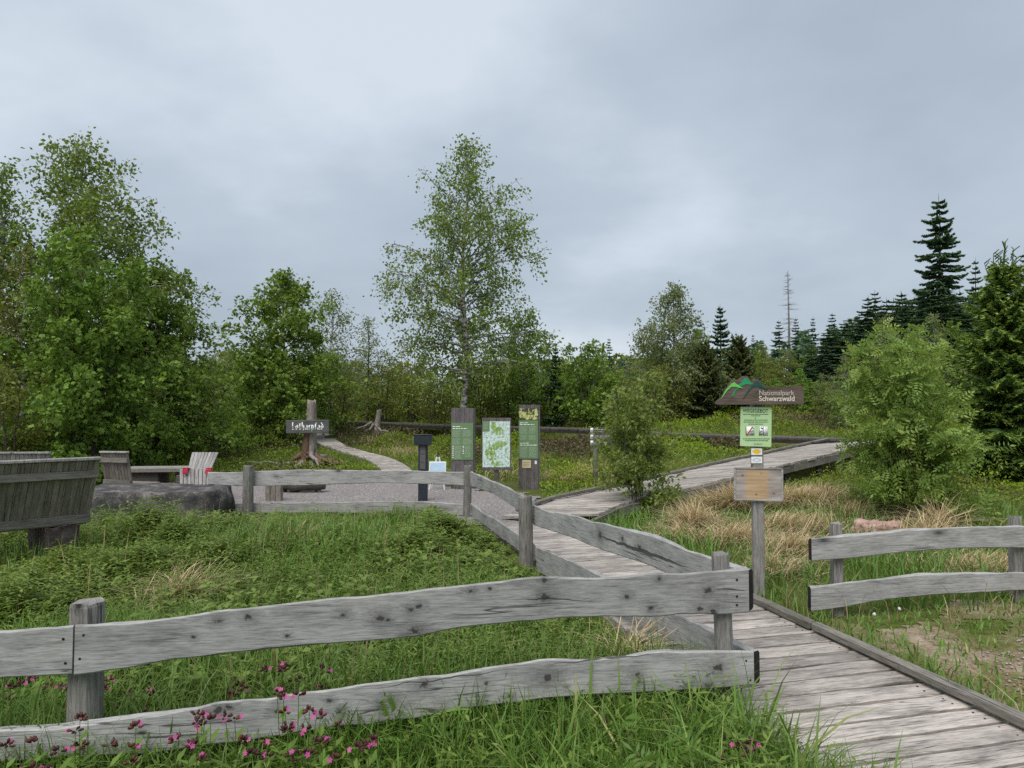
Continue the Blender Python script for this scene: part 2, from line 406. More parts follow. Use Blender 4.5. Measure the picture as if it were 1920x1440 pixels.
def stone_mat(name, a, bcol, c, scale=6.0, bump=0.6):
    m, n, l = nodes(name)
    o = n.new('ShaderNodeOutputMaterial'); b = n.new('ShaderNodeBsdfPrincipled')
    tc = n.new('ShaderNodeTexCoord')
    t = n.new('ShaderNodeTexNoise'); t.inputs['Scale'].default_value = scale; t.inputs['Detail'].default_value = 8; t.inputs['Roughness'].default_value = 0.62; l.new(tc.outputs['Object'], t.inputs['Vector'])
    t2 = n.new('ShaderNodeTexNoise'); t2.inputs['Scale'].default_value = scale * 9; t2.inputs['Detail'].default_value = 3; l.new(tc.outputs['Object'], t2.inputs['Vector'])
    f = math_n(n, l, 'MULTIPLY_ADD', t2.outputs['Fac'], 0.3); l.new(math_n(n, l, 'MULTIPLY', t.outputs['Fac'], 0.7), f.node.inputs[2])
    r = ramp(n, l, f, [(0.36, a), (0.5, bcol), (0.64, c)])
    l.new(r.outputs[0], b.inputs['Base Color']); b.inputs['Roughness'].default_value = 0.92; b.inputs['Specular IOR Level'].default_value = 0.2
    bp = n.new('ShaderNodeBump'); bp.inputs['Strength'].default_value = bump; bp.inputs['Distance'].default_value = 0.02; l.new(f, bp.inputs['Height']); l.new(bp.outputs[0], b.inputs['Normal'])
    l.new(b.outputs[0], o.inputs[0])
    return m
M['sandstone'] = stone_mat('mossy_sandstone', (0.035, 0.034, 0.034), (0.085, 0.08, 0.078), (0.27, 0.235, 0.22), 5)
M['fascia_shade'] = plain('painted_shade_timber', (0.03, 0.027, 0.023), 0.95, var=.4, scale=8)  # near-black edge beams: the shade beneath the raised deck is put into their colour
M['redstone'] = stone_mat('red_sandstone', (0.05, 0.042, 0.04), (0.10, 0.08, 0.074), (0.18, 0.145, 0.132), 6)
M['pinkstone'] = stone_mat('pink_sandstone', (0.33, 0.20, 0.17), (0.44, 0.28, 0.24), (0.52, 0.36, 0.315), 7)
M['gravel'] = stone_mat('pinkish_gravel', (0.12, 0.108, 0.102), (0.25, 0.225, 0.217), (0.40, 0.365, 0.355), 24, 1.0)
M['pebble'] = stone_mat('pebble_stone', (0.20, 0.17, 0.16), (0.33, 0.29, 0.28), (0.48, 0.44, 0.42), 3)
M['metal_dark'] = plain('dark_blue_grey_metal', (0.022, 0.03, 0.038), 0.45, 0.0, 0.25, 18)
M['white'] = plain('white_paint', (0.74, 0.75, 0.75), 0.5, var=0.05)
M['panel_green'] = plain('green_print', (0.155, 0.25, 0.115), 0.4, var=0.05, scale=4)
M['panel_text'] = plain('pale_green_print', (0.42, 0.52, 0.40), 0.4, var=0.05)
M['white_print'] = plain('white_print', (0.80, 0.82, 0.78), 0.5, var=0.04)
M['poster'] = plain('pale_green_poster', (0.46, 0.66, 0.34), 0.35, var=0.03, scale=5)
M['ink'] = plain('dark_ink', (0.03, 0.06, 0.035), 0.5, var=0.1)
M['ink_soft'] = plain('grey_green_ink', (0.16, 0.25, 0.12), 0.5, var=0.1)
M['red'] = plain('red_print', (0.55, 0.04, 0.05), 0.5, var=0.08)
M['redcloth'] = plain('red_fabric', (0.42, 0.02, 0.045), 0.8, var=0.3, scale=30)
M['yellow'] = plain('yellow_print', (0.80, 0.52, 0.03), 0.5, var=0.05)
M['lightgreen'] = plain('bright_green_inlay', (0.16, 0.56, 0.09), 0.5, var=0.08)
M['midgreen'] = plain('emerald_green_inlay', (0.015, 0.30, 0.12), 0.5, var=0.08)
M['deepgreen'] = plain('deep_teal_green_inlay', (0.012, 0.075, 0.06), 0.5, var=0.08)
M['cream'] = plain('cream_lettering', (0.66, 0.60, 0.50), 0.6, var=0.06)
M['cream_dim'] = plain('worn_cream_lettering', (0.50, 0.45, 0.38), 0.6, var=0.1)
M['beige'] = plain('beige_plaque', (0.58, 0.50, 0.30), 0.5, var=0.04)
M['blueprint'] = plain('pale_blue_sheet', (0.46, 0.62, 0.78), 0.4, var=0.10, scale=14)
M['blueline'] = plain('pale_blue_outline', (0.36, 0.46, 0.56), 0.5, var=0.1)
# ------------------------------------------------------------------ ground
def axis(lo, hi, fine_lo, fine_hi, step, grow=1.18):
    a = list(np.arange(fine_lo, fine_hi + 1e-6, step)); s = step
    while a[-1] < hi:
        s *= grow; a.append(a[-1] + s)
    s = step
    while a[0] > lo:
        s *= grow; a.insert(0, a[0] - s)
    return np.array(a)
def grid_mesh(mb, X, Y, fz, keep=None):
    gx, gy = np.meshgrid(X, Y); zz = fz(gx, gy)
    V = np.stack((gx, gy, zz), -1).reshape(-1, 3); nx, ny = len(X), len(Y)
    i = np.arange(ny - 1)[:, None] * nx + np.arange(nx - 1)[None, :]
    F = np.stack((i, i + 1, i + nx + 1, i + nx), -1).reshape(-1, 4)
    if keep is not None:
        c = V[F].mean(1); F = F[keep(c[:, 0], c[:, 1])]
    mb.add(V, F)
def ground_mat():
    m, n, l = nodes('meadow_soil')
    o = n.new('ShaderNodeOutputMaterial'); b = n.new('ShaderNodeBsdfPrincipled')
    tc = n.new('ShaderNodeTexCoord')
    t = n.new('ShaderNodeTexNoise'); t.inputs['Scale'].default_value = 0.9; t.inputs['Detail'].default_value = 8; l.new(tc.outputs['Object'], t.inputs['Vector'])
    t2 = n.new('ShaderNodeTexNoise'); t2.inputs['Scale'].default_value = 14; t2.inputs['Detail'].default_value = 5; l.new(tc.outputs['Object'], t2.inputs['Vector'])
    r = ramp(n, l, t.outputs['Fac'], [(0.35, (0.055, 0.075, 0.018)), (0.5, (0.085, 0.105, 0.026)), (0.66, (0.12, 0.12, 0.04))])
    c = mixc(n, l, 0.6, r.outputs[0], ramp(n, l, t2.outputs['Fac'], [(0.3, (0.5, 0.5, 0.5)), (0.7, (1.4, 1.35, 1.2))]).outputs[0], 'MULTIPLY')
    l.new(c, b.inputs['Base Color']); b.inputs['Roughness'].default_value = 1.0; b.inputs['Specular IOR Level'].default_value = 0.1
    bp = n.new('ShaderNodeBump'); bp.inputs['Strength'].default_value = 0.8; bp.inputs['Distance'].default_value = 0.03; l.new(t2.outputs['Fac'], bp.inputs['Height']); l.new(bp.outputs[0], b.inputs['Normal'])
    l.new(b.outputs[0], o.inputs[0])
    return m
M['soil'] = ground_mat()
mb = MB()
grid_mesh(mb, axis(-700, 700, -12, 14, 0.22), axis(-60, 1200, -1, 40, 0.22), ground_z)
ground = tag(build('ground', mb, M['soil'], smooth=True), kind='structure')

# gravel yard behind the far fence
GRAVEL = [(-9.5, 9.2), (-7.0, 9.3), (-4.2, 10.55), (-1.2, 10.15), (-0.62, 8.9), (0.45, 9.0), (0.75, 9.9), (0.45, 11.3), (0.15, 12.7), (-0.9, 13.6), (-2.2, 14.9), (-3.2, 15.0), (-4.4, 14.3), (-6.2, 14.6), (-9.5, 14.0)]
def in_poly(x, y, poly):
    x = np.asarray(x, float); y = np.asarray(y, float); c = np.zeros(x.shape, bool); n = len(poly)
    for i in range(n):
        (x1, y1), (x2, y2) = poly[i], poly[i - 1]
        t = ((y1 > y) != (y2 > y)) & (x < (x2 - x1) * (y - y1) / (y2 - y1 + 1e-12) + x1)
        c ^= t
    return c
def wob(x, y):
    return 0.14 * np.sin(x * 4.1 + y * 2.3) + 0.09 * np.sin(x * 9.3 - y * 7.7)
def in_gravel(x, y):
    return in_poly(np.asarray(x) + wob(x, y), np.asarray(y) + wob(y, x), GRAVEL)
mb = MB()
grid_mesh(mb, np.arange(-9.6, 1.0, 0.09), np.arange(8.6, 15.2, 0.09), lambda x, y: ground_z(x, y) + 0.018, in_gravel)
gravel_yard = tag(build('gravel_yard', mb, M['gravel'], smooth=True), kind='structure')
BARE = [(2.75, 4.05), (3.1, 4.75), (3.9, 4.9), (5.2, 4.6), (5.4, 3.5), (4.2, 3.1), (3.2, 3.3)]
def in_bare(x, y):
    return in_poly(np.asarray(x) + wob(x, y) * 1.6, np.asarray(y) + wob(y, x) * 1.6, BARE)
def in_verge(x, y):
    return in_poly(np.asarray(x) + wob(x, y) * 1.8, np.asarray(y) + wob(y, x) * 1.8, [(2.35, 3.0), (2.15, 4.4), (2.6, 5.0), (3.6, 5.25), (6.0, 5.4), (6.4, 2.4), (3.0, 2.2)])
def verge_mat():
    m, n, l = nodes('trodden_verge_soil')
    o = n.new('ShaderNodeOutputMaterial'); b = n.new('ShaderNodeBsdfPrincipled'); tc = n.new('ShaderNodeTexCoord')
    t = n.new('ShaderNodeTexNoise'); t.inputs['Scale'].default_value = 2.3; t.inputs['Detail'].default_value = 7; t.inputs['Roughness'].default_value = .65; l.new(tc.outputs['Object'], t.inputs['Vector'])
    t2 = n.new('ShaderNodeTexNoise'); t2.inputs['Scale'].default_value = 45; t2.inputs['Detail'].default_value = 4; l.new(tc.outputs['Object'], t2.inputs['Vector'])
    r = ramp(n, l, t.outputs['Fac'], [(0.38, (0.12, 0.125, 0.04)), (0.5, (0.17, 0.145, 0.075)), (0.58, (0.27, 0.21, 0.15)), (0.68, (0.36, 0.30, 0.24))])
    c = mixc(n, l, .7, r.outputs[0], ramp(n, l, t2.outputs['Fac'], [(0.35, (0.55, 0.55, 0.55)), (0.65, (1.35, 1.3, 1.25))]).outputs[0], 'MULTIPLY')
    l.new(c, b.inputs['Base Color']); b.inputs['Roughness'].default_value = 1.0; b.inputs['Specular IOR Level'].default_value = .1
    bp = n.new('ShaderNodeBump'); bp.inputs['Strength'].default_value = .9; bp.inputs['Distance'].default_value = .012; l.new(t2.outputs['Fac'], bp.inputs['Height']); l.new(bp.outputs[0], b.inputs['Normal'])
    l.new(b.outputs[0], o.inputs[0])
    return m
M['verge'] = verge_mat()
mb = MB()
grid_mesh(mb, np.arange(1.9, 6.8, 0.07), np.arange(2.0, 5.8, 0.07), lambda x, y: ground_z(x, y) + 0.006, in_verge)
tag(build('trodden_ground', mb, M['verge'], smooth=True), kind='structure')
def scatter_stones(name, test, bounds, n, smin, smax, mat, label):
    mb = MB(); x = rs.uniform(bounds[0], bounds[1], n); y = rs.uniform(bounds[2], bounds[3], n)
    k = test(x, y); x, y = x[k], y[k]; z = ground_z(x, y) + 0.014
    base = np.array([(1, 0, 0), (-1, 0, 0), (0, 1, 0), (0, -1, 0), (0, 0, 1), (0, 0, -1)], float)
    FF = np.array([(0, 2, 4), (2, 1, 4), (1, 3, 4), (3, 0, 4), (2, 0, 5), (1, 2, 5), (3, 1, 5), (0, 3, 5)])
    s = rs.uniform(smin, smax, (len(x), 1, 3)) * np.array((1, 1, .6)); an = rs.uniform(0, 6.28, len(x))
    V = (base[None] * (1 + rs.uniform(-.35, .35, (len(x), 6, 1)))) * s
    R = np.stack((np.stack((np.cos(an), -np.sin(an), 0 * an), 1), np.stack((np.sin(an), np.cos(an), 0 * an), 1), np.stack((0 * an, 0 * an, 1 + 0 * an), 1)), 1)
    V = np.einsum('nij,nkj->nki', R, V) + np.stack((x, y, z), 1)[:, None]
    F = (FF[None] + 6 * np.arange(len(x))[:, None, None]).reshape(-1, 3)
    mb.add(V.reshape(-1, 3), F, np.repeat(rs.rand(len(x)), 8))
    return tag(build(name, mb, mat), label, kind='stuff')
scatter_stones('gravel', in_gravel, (-6.0, 0.8, 8.8, 15), 9000, 0.008, 0.024, M['pebble'], 'loose pinkish grey gravel on the yard')
scatter_stones('bare_patch_gravel', in_bare, (2.6, 5.6, 3.0, 5.0), 2600, 0.004, 0.013, M['pebble'], 'fine pale stones on the bare patch beside the boardwalk')

# ------------------------------------------------------------------ boardwalks
def plank_mesh(i, L, w=0.141, t=0.04, shear=0.0):
    bm = bmesh.new(); nx = 7
    st = np.random.RandomState(50 + i)
    ys = np.array((-w / 2, -w / 2 + .006, w / 2 - .006, w / 2)); rings = []
    wl_ = st.uniform(-.006, .006, nx + 1); wr_ = st.uniform(-.006, .006, nx + 1); zz = st.uniform(-.003, .003, nx + 1)
    for k in range(nx + 1):
        x = -L / 2 + L * k / nx + (st.uniform(-.012, .012) if k in (0, nx) else 0)
        prof = [(-w / 2 + wl_[k], -t), (-w / 2 + wl_[k], -.006), (-w / 2 + .008 + wl_[k], 0), (w / 2 - .008 + wr_[k], 0), (w / 2 + wr_[k], -.006), (w / 2 + wr_[k], -t)]
        rings.append([bm.verts.new((x + shear * y, y, z + zz[k])) for y, z in prof])
    for k in range(nx):
        for j in range(6):
            bm.faces.new((rings[k][j], rings[k + 1][j], rings[k + 1][(j + 1) % 6], rings[k][(j + 1) % 6]))
    bm.faces.new(rings[0]); bm.faces.new(rings[-1][::-1])
    bmesh.ops.recalc_face_normals(bm, faces=bm.faces)
    return bm_mesh(bm, 'plank', M['plank'])
PLANK_W, PLANK_PITCH = 0.155, 0.168
plank_protos = [plank_mesh(i, 1.2) for i in range(8)]
skew_protos = [plank_mesh(20 + i, 1.2, shear=0.86) for i in range(8)]
dark_protos = [p_.copy() for p_ in plank_protos]
for p_ in dark_protos:
    p_.materials.clear(); p_.materials.append(M['plank_dark'])
def beam(name, parent, p0, p1, w, h, mat, b=0.006):
    p0, p1 = Vector(p0), Vector(p1); d = p1 - p0
    bm = bev_box(d.length, w, h, b, 0.004)
    o = link(name, bm_mesh(bm, name, mat), parent, (p0 + p1) / 2)
    o.rotation_euler = d.to_track_quat('X', 'Z').to_euler()
    return o
def smooth_line(ctrl, n=200):
    c = np.array(ctrl, float); m = len(c); t = np.linspace(0, m - 1, n); out = []
    for tt in t:
        i = min(int(tt), m - 2); f = tt - i
        p0, p1, p2, p3 = c[max(i - 1, 0)], c[i], c[i + 1], c[min(i + 2, m - 1)]
        out.append(.5 * ((2 * p1) + (-p0 + p2) * f + (2 * p0 - 5 * p1 + 4 * p2 - p3) * f ** 2 + (-p0 + 3 * p1 - 3 * p2 + p3) * f ** 3))
    return np.array(out)
WALKS = []           # (centre line xy, half width) for keeping plants off
def boardwalk(name, ctrl, width, plank_dir=None, kerbs=(1, 1), kerb_gap=2.1, skew_len=None, step=PLANK_PITCH, fascia='kerb', supports=True, protos=None, fh=.135):
    """ctrl: centre line points (x, y, z of the deck)"""
    root = tag(link(name, None, None, tuple(ctrl[0])), kind='structure')
    org = Vector(ctrl[0])
    L = smooth_line(ctrl, 400); seg = np.linalg.norm(np.diff(L, axis=0), axis=1); S = np.concatenate(([0], np.cumsum(seg)))
    WALKS.append((L, width / 2))
    at = lambda s: np.array([np.interp(s, S, L[:, k]) for k in range(3)])
    s = 0.08; i = 0
    while s < S[-1] - 0.05:
        c = at(s); tg = at(min(s + .05, S[-1])) - at(max(s - .05, 0)); tg /= np.linalg.norm(tg)
        if plank_dir is None:
            a = math.atan2(-tg[0], tg[1]); ln = width
            rx, ry = tg[2], 0.0
        else:
            a = math.atan2(plank_dir[1], plank_dir[0]); h2 = math.hypot(tg[0], tg[1]); sn = abs(tg[0] * plank_dir[1] - tg[1] * plank_dir[0]) / h2; cs = (tg[0] * plank_dir[0] + tg[1] * plank_dir[1]) / h2
            ln = min(width / max(sn, .35), 2.4); rx, ry = tg[2] * sn, -tg[2] * cs
        o = link('plank', (protos or (plank_protos if plank_dir is None else skew_protos))[i % 8], root, tuple(Vector(c) - org))
        o.rotation_euler = (rx, ry + rs.uniform(-.005, .005), a + rs.uniform(-.008, .008))
        o.scale = (ln / 1.2 * rs.uniform(.99, 1.01), 1, 1)
        s += step * rs.uniform(.97, 1.03) / (1 if plank_dir is None else max(sn, .3)); i += 1
    for side in (-1, 1):
        # edge beams under the deck and kerb battens on it
        n = max(1, int(S[-1] / kerb_gap)); cut = np.linspace(0, S[-1], n + 1)
        for a0, a1 in zip(cut[:-1], cut[1:]):
            m = 3
            for q in range(1):
                pa, pb = at(a0 + .012), at(a1 - .012)
                ta = at(min(a0 + .1, S[-1])) - at(a0); tb = at(a1) - at(max(a1 - .1, 0))
                na = np.array((ta[1], -ta[0], 0)) / np.linalg.norm(ta[:2]); nb_ = np.array((tb[1], -tb[0], 0)) / np.linalg.norm(tb[:2])
                wa = pa + na * side * (width / 2 - .03); wb = pb + nb_ * side * (width / 2 - .03)
                beam('joist', root, Vector(wa) - org - Vector((0, 0, .0445 + fh / 2)), Vector(wb) - org - Vector((0, 0, .0445 + fh / 2)), .06, fh, M[fascia])
                if kerbs[(side + 1) // 2]:
                    up = Vector((0, 0, .032 + rs.uniform(-.004, .004)))
                    beam('kerb', root, Vector(wa) - org + up, Vector(wb) - org + up, .062, .056, M['kerb'], .012)
        if supports:
            for a0 in cut:
                c = at(min(max(a0, .1), S[-1] - .1)); tg = at(min(a0 + .1, S[-1])) - at(max(a0 - .1, 0)); nn = np.array((tg[1], -tg[0], 0)) / (np.linalg.norm(tg[:2]) + 1e-9)
                w_ = c + nn * side * (width / 2 - .15); g = gz(w_[0], w_[1]); top = w_[2] - .16
                if top - g > .03:
                    bm = bev_box(.10, .10, top - g + .15, .006)
                    link('support_post', bm_mesh(bm, 'support_post', M['darkwood']), root, (w_[0] - org.x, w_[1] - org.y, (top + g - .15) / 2 - org.z))
    return root
# main walk beside the railing
W1D = np.array((-0.25, 0.968)); W1C = np.array((1.77, 3.15))
def w1(t, z):
    c = W1C + W1D * t
    return (c[0], c[1], z)
boardwalk('boardwalk', [w1(-3.2, .20), w1(0, .22), w1(3, .27), w1(6.15, .285)], 1.2, kerbs=(0, 1), kerb_gap=1.95)
bw = bpy.data.objects['boardwalk']
sm_ = MB(); sm_.tube([(0, 0, -.003), (0, 0, .0012)], .0055, 6); screw_me = sm_.mesh('screw', M['rail_end'])
for pk in [c_ for c_ in bw.children if c_.name.startswith('plank')][6:30]:
    for sx_ in (-.50, .50):
        for sy_ in (-.035, .035):
            s_ = link('screw', screw_me, pk, (sx_ + rs.uniform(-.012, .012), sy_ + rs.uniform(-.008, .008), .0))
# walk branching off to the right
e0 = P(1045, 948, 10.3); e1 = P(1200, 912, 12.1); e2 = P(1440, 866, 14.2); e3 = P(1600, 829, 16.6)
boardwalk('side_boardwalk', [(0.55, 9.75, .292), (1.15, 10.85, .34), (2.3, 11.85, .45), (4.55, 13.55, .72), (7.6, 16.1, 1.03)], 1.15, kerbs=(1, 0), kerb_gap=1.2, plank_dir=(.997, .08))
# winding walk behind the stump
pts3 = [on_ground(u, v, .06) for u, v in ((742, 899), (742, 879), (708, 859), (655, 844), (612, 826), (606, 808))]
boardwalk('winding_boardwalk', [tuple(p) for p in pts3], 0.64, kerbs=(0, 0), kerb_gap=.6, supports=False)
# raised walk crossing the heath
up = [P(300, 786, 31), P(460, 788, 28.5), P(642, 789.5, 26.5), P(825, 796, 24.5), P(1012, 801, 22.5), P(1106, 804, 21.5), P(1260, 812, 20), P(1449, 818, 18.3), P(1600, 823, 16.9)]
boardwalk('raised_boardwalk', [tuple(p) for p in up], 1.1, kerbs=(0, 0), kerb_gap=2.4, fascia='fascia_shade', protos=dark_protos, fh=.09)
def walk_dist(x, y):
    d = np.full(np.shape(x), 99.0)
    for L, hw in WALKS:
        A = L[::8, :2]
        for a, b in zip(A[:-1], A[1:]):
            ab = b - a; t = np.clip(((x - a[0]) * ab[0] + (y - a[1]) * ab[1]) / (ab @ ab + 1e-9), 0, 1)
            d = np.minimum(d, np.hypot(x - a[0] - t * ab[0], y - a[1] - t * ab[1]) - hw)
    return d

# ------------------------------------------------------------------ fences
def interp_edge(pts, s):
    a = np.array(sorted(pts)); return np.interp(s, a[:, 0], a[:, 1])
def rail_mesh(S, top, bot, thick, seed=0, dark_ends=(False, False)):
    """S: stations along the board; live edges top and bottom"""
    st = np.random.RandomState(seed); bm = bmesh.new(); rings = []; n = len(S)
    back = np.interp(S, np.linspace(S[0], S[-1], 14), st.uniform(-.014, .012, 14)); fw = np.interp(S, np.linspace(S[0], S[-1], 9), st.uniform(-.003, .003, 9))
    bb = np.interp(S, np.linspace(S[0], S[-1], 14), st.uniform(-.012, .012, 14))
    for k in range(n):
        h = thick / 2; T, B, x = top[k], bot[k], S[k]; f = fw[k]
        prof = [(-h + f, B + .006), (-h + f, B + (T - B) * .35), (-h + f, B + (T - B) * .7), (-h + f, T - .007), (-h + .007 + f, T), (h - .008 + f, T + back[k] - .004), (h + f, T + back[k] - .014), (h + f, B + .012 + bb[k]), (h - .006 + f, B + bb[k]), (-h + .005 + f, B)]
        rings.append([bm.verts.new((x, y, z)) for y, z in prof])
    m = len(rings[0])
    for k in range(n - 1):
        for j in range(m):
            bm.faces.new((rings[k][j], rings[k][(j + 1) % m], rings[k + 1][(j + 1) % m], rings[k + 1][j]))
    f0 = bm.faces.new(rings[0]); f1 = bm.faces.new(rings[-1][::-1])
    if dark_ends[0]: f0.material_index = 1
    if dark_ends[1]: f1.material_index = 1
    bmesh.ops.recalc_face_normals(bm, faces=bm.faces)
    return bm
def px_rail(name, parent, A, B, top_px, bot_px, thick=.036, seed=0, dark_ends=(False, False), ext=None, off=0.0, mat=None, knots=(), splits=()):
    """a board standing in the vertical plane A-B whose wavy edges follow the measured points"""
    A = Vector((A[0], A[1])); B = Vector((B[0], B[1])); d = (B - A).normalized()
    def conv(pts):
        out = []
        for u, v in pts:
            p = on_plane(u, v, A, B); out.append(((p[0] - A.x) * d.x + (p[1] - A.y) * d.y, p[2]))
        return sorted(out)
    T, Bt = conv(top_px), conv(bot_px)
    s0, s1 = (min(T[0][0], Bt[0][0]), max(T[-1][0], Bt[-1][0])) if ext is None else ext
    n = max(12, int((s1 - s0) / .035)); S = np.linspace(s0, s1, n)
    st = np.random.RandomState(seed + 5)
    def smooth_interp(pts):
        v = interp_edge(pts, S); k = np.array((1, 2, 3, 2, 1.)) / 9; v2 = np.convolve(np.pad(v, 2, mode='edge'), k, 'valid')
        fine = np.interp(S, np.linspace(s0, s1, n // 2 + 2), st.uniform(-.0025, .0025, n // 2 + 2))
        return v2 + fine
    top, bot = smooth_interp(T), smooth_interp(Bt)
    zc = float((top.mean() + bot.mean()) / 2)
    bm = rail_mesh(S - (s0 + s1) / 2, top - zc, bot - zc, thick, seed, dark_ends)
    if knots or splits:
        def loc2(u, v):
            p = on_plane(u, v, A, B); return (p[0] - A.x) * d.x + (p[1] - A.y) * d.y - (s0 + s1) / 2, p[2] - zc
        kl = [(*loc2(u, v), rr) for u, v, rr in knots] or None; sl = [(*loc2(u0, v0), *loc2(u1, v1), w_) for u0, v0, u1, v1, w_ in splits]
        mat = wood_mat('knotty_' + name, GREY['light'], GREY['mid'], GREY['dark'], 0, .6, klist=kl, splits=sl)
    o = link(name, bm_mesh(bm, name, [mat or M['rail'], M['rail_end']]), parent)
    c = A + d * ((s0 + s1) / 2); nrm = Vector((d.y, -d.x))
    o.location = (c.x + nrm.x * off - parent.location.x, c.y + nrm.y * off - parent.location.y, zc - parent.location.z)
    o.rotation_euler = (0, 0, math.atan2(d.y, d.x))
    for p in o.data.polygons: p.use_smooth = False
    return o
def post_obj(parent, x, y, ztop, r, seed=0, square=False, lean=(0, 0), name='post', mat=None, zbot=None):
    zb = gz(x, y) - .15 if zbot is None else zbot
    st = np.random.RandomState(seed + 90); bm = bmesh.new(); rings = []; sides = 4 if square else 12
    hs_ = np.concatenate((np.linspace(zb, ztop - .012, 9), [ztop]))
    wob_ = 1 + st.uniform(-.06, .06, sides)
    if square: offs = math.pi / 4; rr0 = r * 1.35
    else: offs = 0; rr0 = r
    for k, h in enumerate(hs_):
        rr = rr0 * (1.04 - .08 * k / 9) * (.965 if k == 9 else 1)
        ring = []
        for j in range(sides):
            a = offs + 2 * math.pi * j / sides; q = rr * wob_[j] * (1 + st.uniform(-.02, .02))
            ring.append(bm.verts.new((q * math.cos(a) + lean[0] * (h - zb), q * math.sin(a) + lean[1] * (h - zb), h + (st.uniform(-.010, .010) if k == 9 else 0))))
        rings.append(ring)
    for k in range(len(rings) - 1):
        for j in range(sides):
            bm.faces.new((rings[k][j], rings[k][(j + 1) % sides], rings[k + 1][(j + 1) % sides], rings[k + 1][j]))
    bm.faces.new(rings[0][::-1]); bm.faces.new(rings[-1])
    if square: bmesh.ops.bevel(bm, geom=[e for e in bm.edges if abs(e.verts[0].co.z - e.verts[1].co.z) > .03], offset=.008, segments=1, affect='EDGES')
    me = bm_mesh(bm, name, mat or M['post'])
    return link(name, me, parent, (x - parent.location.x, y - parent.location.y, -parent.location.z))
def nails(parent, spots, r=.006):
    for (p, nrm) in spots:
        mb = MB(); q = Vector(nrm).normalized()
        mb.tube([tuple(Vector(p) - q * .004), tuple(Vector(p) + q * .0025)], r, 6)
        build('nail', mb, M['rail_end'], parent, loc=tuple(-parent.location))

# front fence -------------------------------------------------------------
FA = P(146, 1200, 3.1); FB = P(1405, 1100, 3.5)
fence = thing('front_fence', 'low grey fence with two wavy live-edge boards crossing the foreground meadow', 'fence', (FA.x, FA.y, gz(FA.x, FA.y)))
T1 = [(146, 1170), (240, 1166), (337, 1155), (390, 1147), (412, 1139), (435, 1142), (487, 1136), (544, 1129), (637, 1119), (705, 1115), (775, 1105), (850, 1098), (925, 1089), (985, 1082), (1011, 1077), (1056, 1082), (1131, 1082), (1187, 1078), (1236, 1071), (1255, 1075), (1319, 1071), (1397, 1065)]
B1 = [(143, 1264), (225, 1252), (285, 1243), (322, 1234), (375, 1230), (420, 1222), (469, 1219), (544, 1209), (637, 1204), (705, 1200), (749, 1192), (782, 1194), (812, 1183), (869, 1174), (962, 1164), (1037, 1158), (1112, 1154), (1225, 1155), (1300, 1148), (1352, 1151), (1401, 1147)]
K1 = [(411, 1161, .014), (467, 1155, .016), (366, 1192, .008), (645, 1151, .012), (714, 1157, .018), (728, 1160, .010), (771, 1142, .014), (785, 1135, .012), (779, 1181, .020), (884, 1106, .014), (917, 1102, .010), (1019, 1086, .014), (1019, 1118, .022), (1172, 1118, .010), (1218, 1139, .013), (1234, 1084, .009), (1326, 1106, .020), (1309, 1140, .014), (1334, 1143, .018), (540, 1190, .007)]
px_rail('top_board', fence, FA, FB, T1, B1, .04, 1, knots=K1, splits=((965, 1121, 1100, 1124, .0035), (1335, 1101, 1400, 1103, .003), (1345, 1128, 1402, 1126, .002), (220, 1248, 600, 1203, .0018)))
px_rail('top_board', fence, FA, FB, [(-760, 1262), (-300, 1214), (0, 1181), (60, 1177), (140, 1170)], [(-760, 1372), (-300, 1312), (0, 1268), (70, 1265), (139, 1262)], .04, 2, ext=None)
T2 = [(-600, 1440), (0, 1364), (112, 1361), (180, 1352), (262, 1341), (337, 1331), (394, 1318), (420, 1309), (442, 1311), (472, 1305), (502, 1309), (555, 1296), (637, 1288), (660, 1282), (710, 1277), (775, 1267), (850, 1261), (925, 1247), (992, 1237), (1030, 1229), (1056, 1234), (1131, 1232), (1206, 1224), (1240, 1216), (1262, 1220), (1408, 1217)]
B2 = [(-600, 1520), (0, 1425), (187, 1413), (285, 1410), (375, 1395), (450, 1387), (562, 1369), (637, 1359), (710, 1353), (756, 1344), (782, 1345), (850, 1327), (962, 1314), (1037, 1305), (1112, 1299), (1206, 1296), (1300, 1290), (1410, 1282)]
K2 = [(1026, 1267, .022), (794, 1279, .020), (734, 1311, .016), (716, 1314, .012), (912, 1277, .010), (955, 1302, .010), (1191, 1262, .014), (1343, 1249, .022), (1324, 1283, .014), (412, 1327, .020), (430, 1322, .014), (620, 1310, .010), (640, 1330, .012), (1060, 1285, .006), (270, 1370, .012), (520, 1330, .012)]
px_rail('bottom_board', fence, FA, FB, T2, B2, .045, 3, knots=K2, splits=((700, 1288, 960, 1250, .003), (1020, 1243, 1240, 1223, .0035)))
fd = Vector((FB.x - FA.x, FB.y - FA.y, 0)).normalized(); fn = Vector((-fd.y, fd.x, 0))
pl = P(145, 1150, 3.1)
post_obj(fence, pl.x + fn.x * .10, pl.y + fn.y * .10, P(145, 1131, 3.18).z, .071, 1)
pr = P(1374, 1100, 3.47)
post_obj(fence, pr.x + fn.x * .07, pr.y + fn.y * .07, P(1373, 1034, 3.56).z, .043, 2, lean=(-.03, 0))
post_obj(fence, pl.x - fd.x * 2.6 + fn.x * .1, pl.y - fd.y * 2.6 + fn.y * .1, P(145, 1131, 3.18).z - .05, .075, 7)
front_n = Vector((fd.y, -fd.x, 0))
sp = []
for u, v in ((123, 1195), (127, 1240), (161, 1188), (154, 1232), (1378, 1085), (1378, 1116), (1378, 1132), (1403, 1272), (1395, 1236)):
    p = on_plane(u, v, FA, FB); sp.append((Vector(tuple(p)) + front_n * .0205, front_n))
nails(fence, sp)

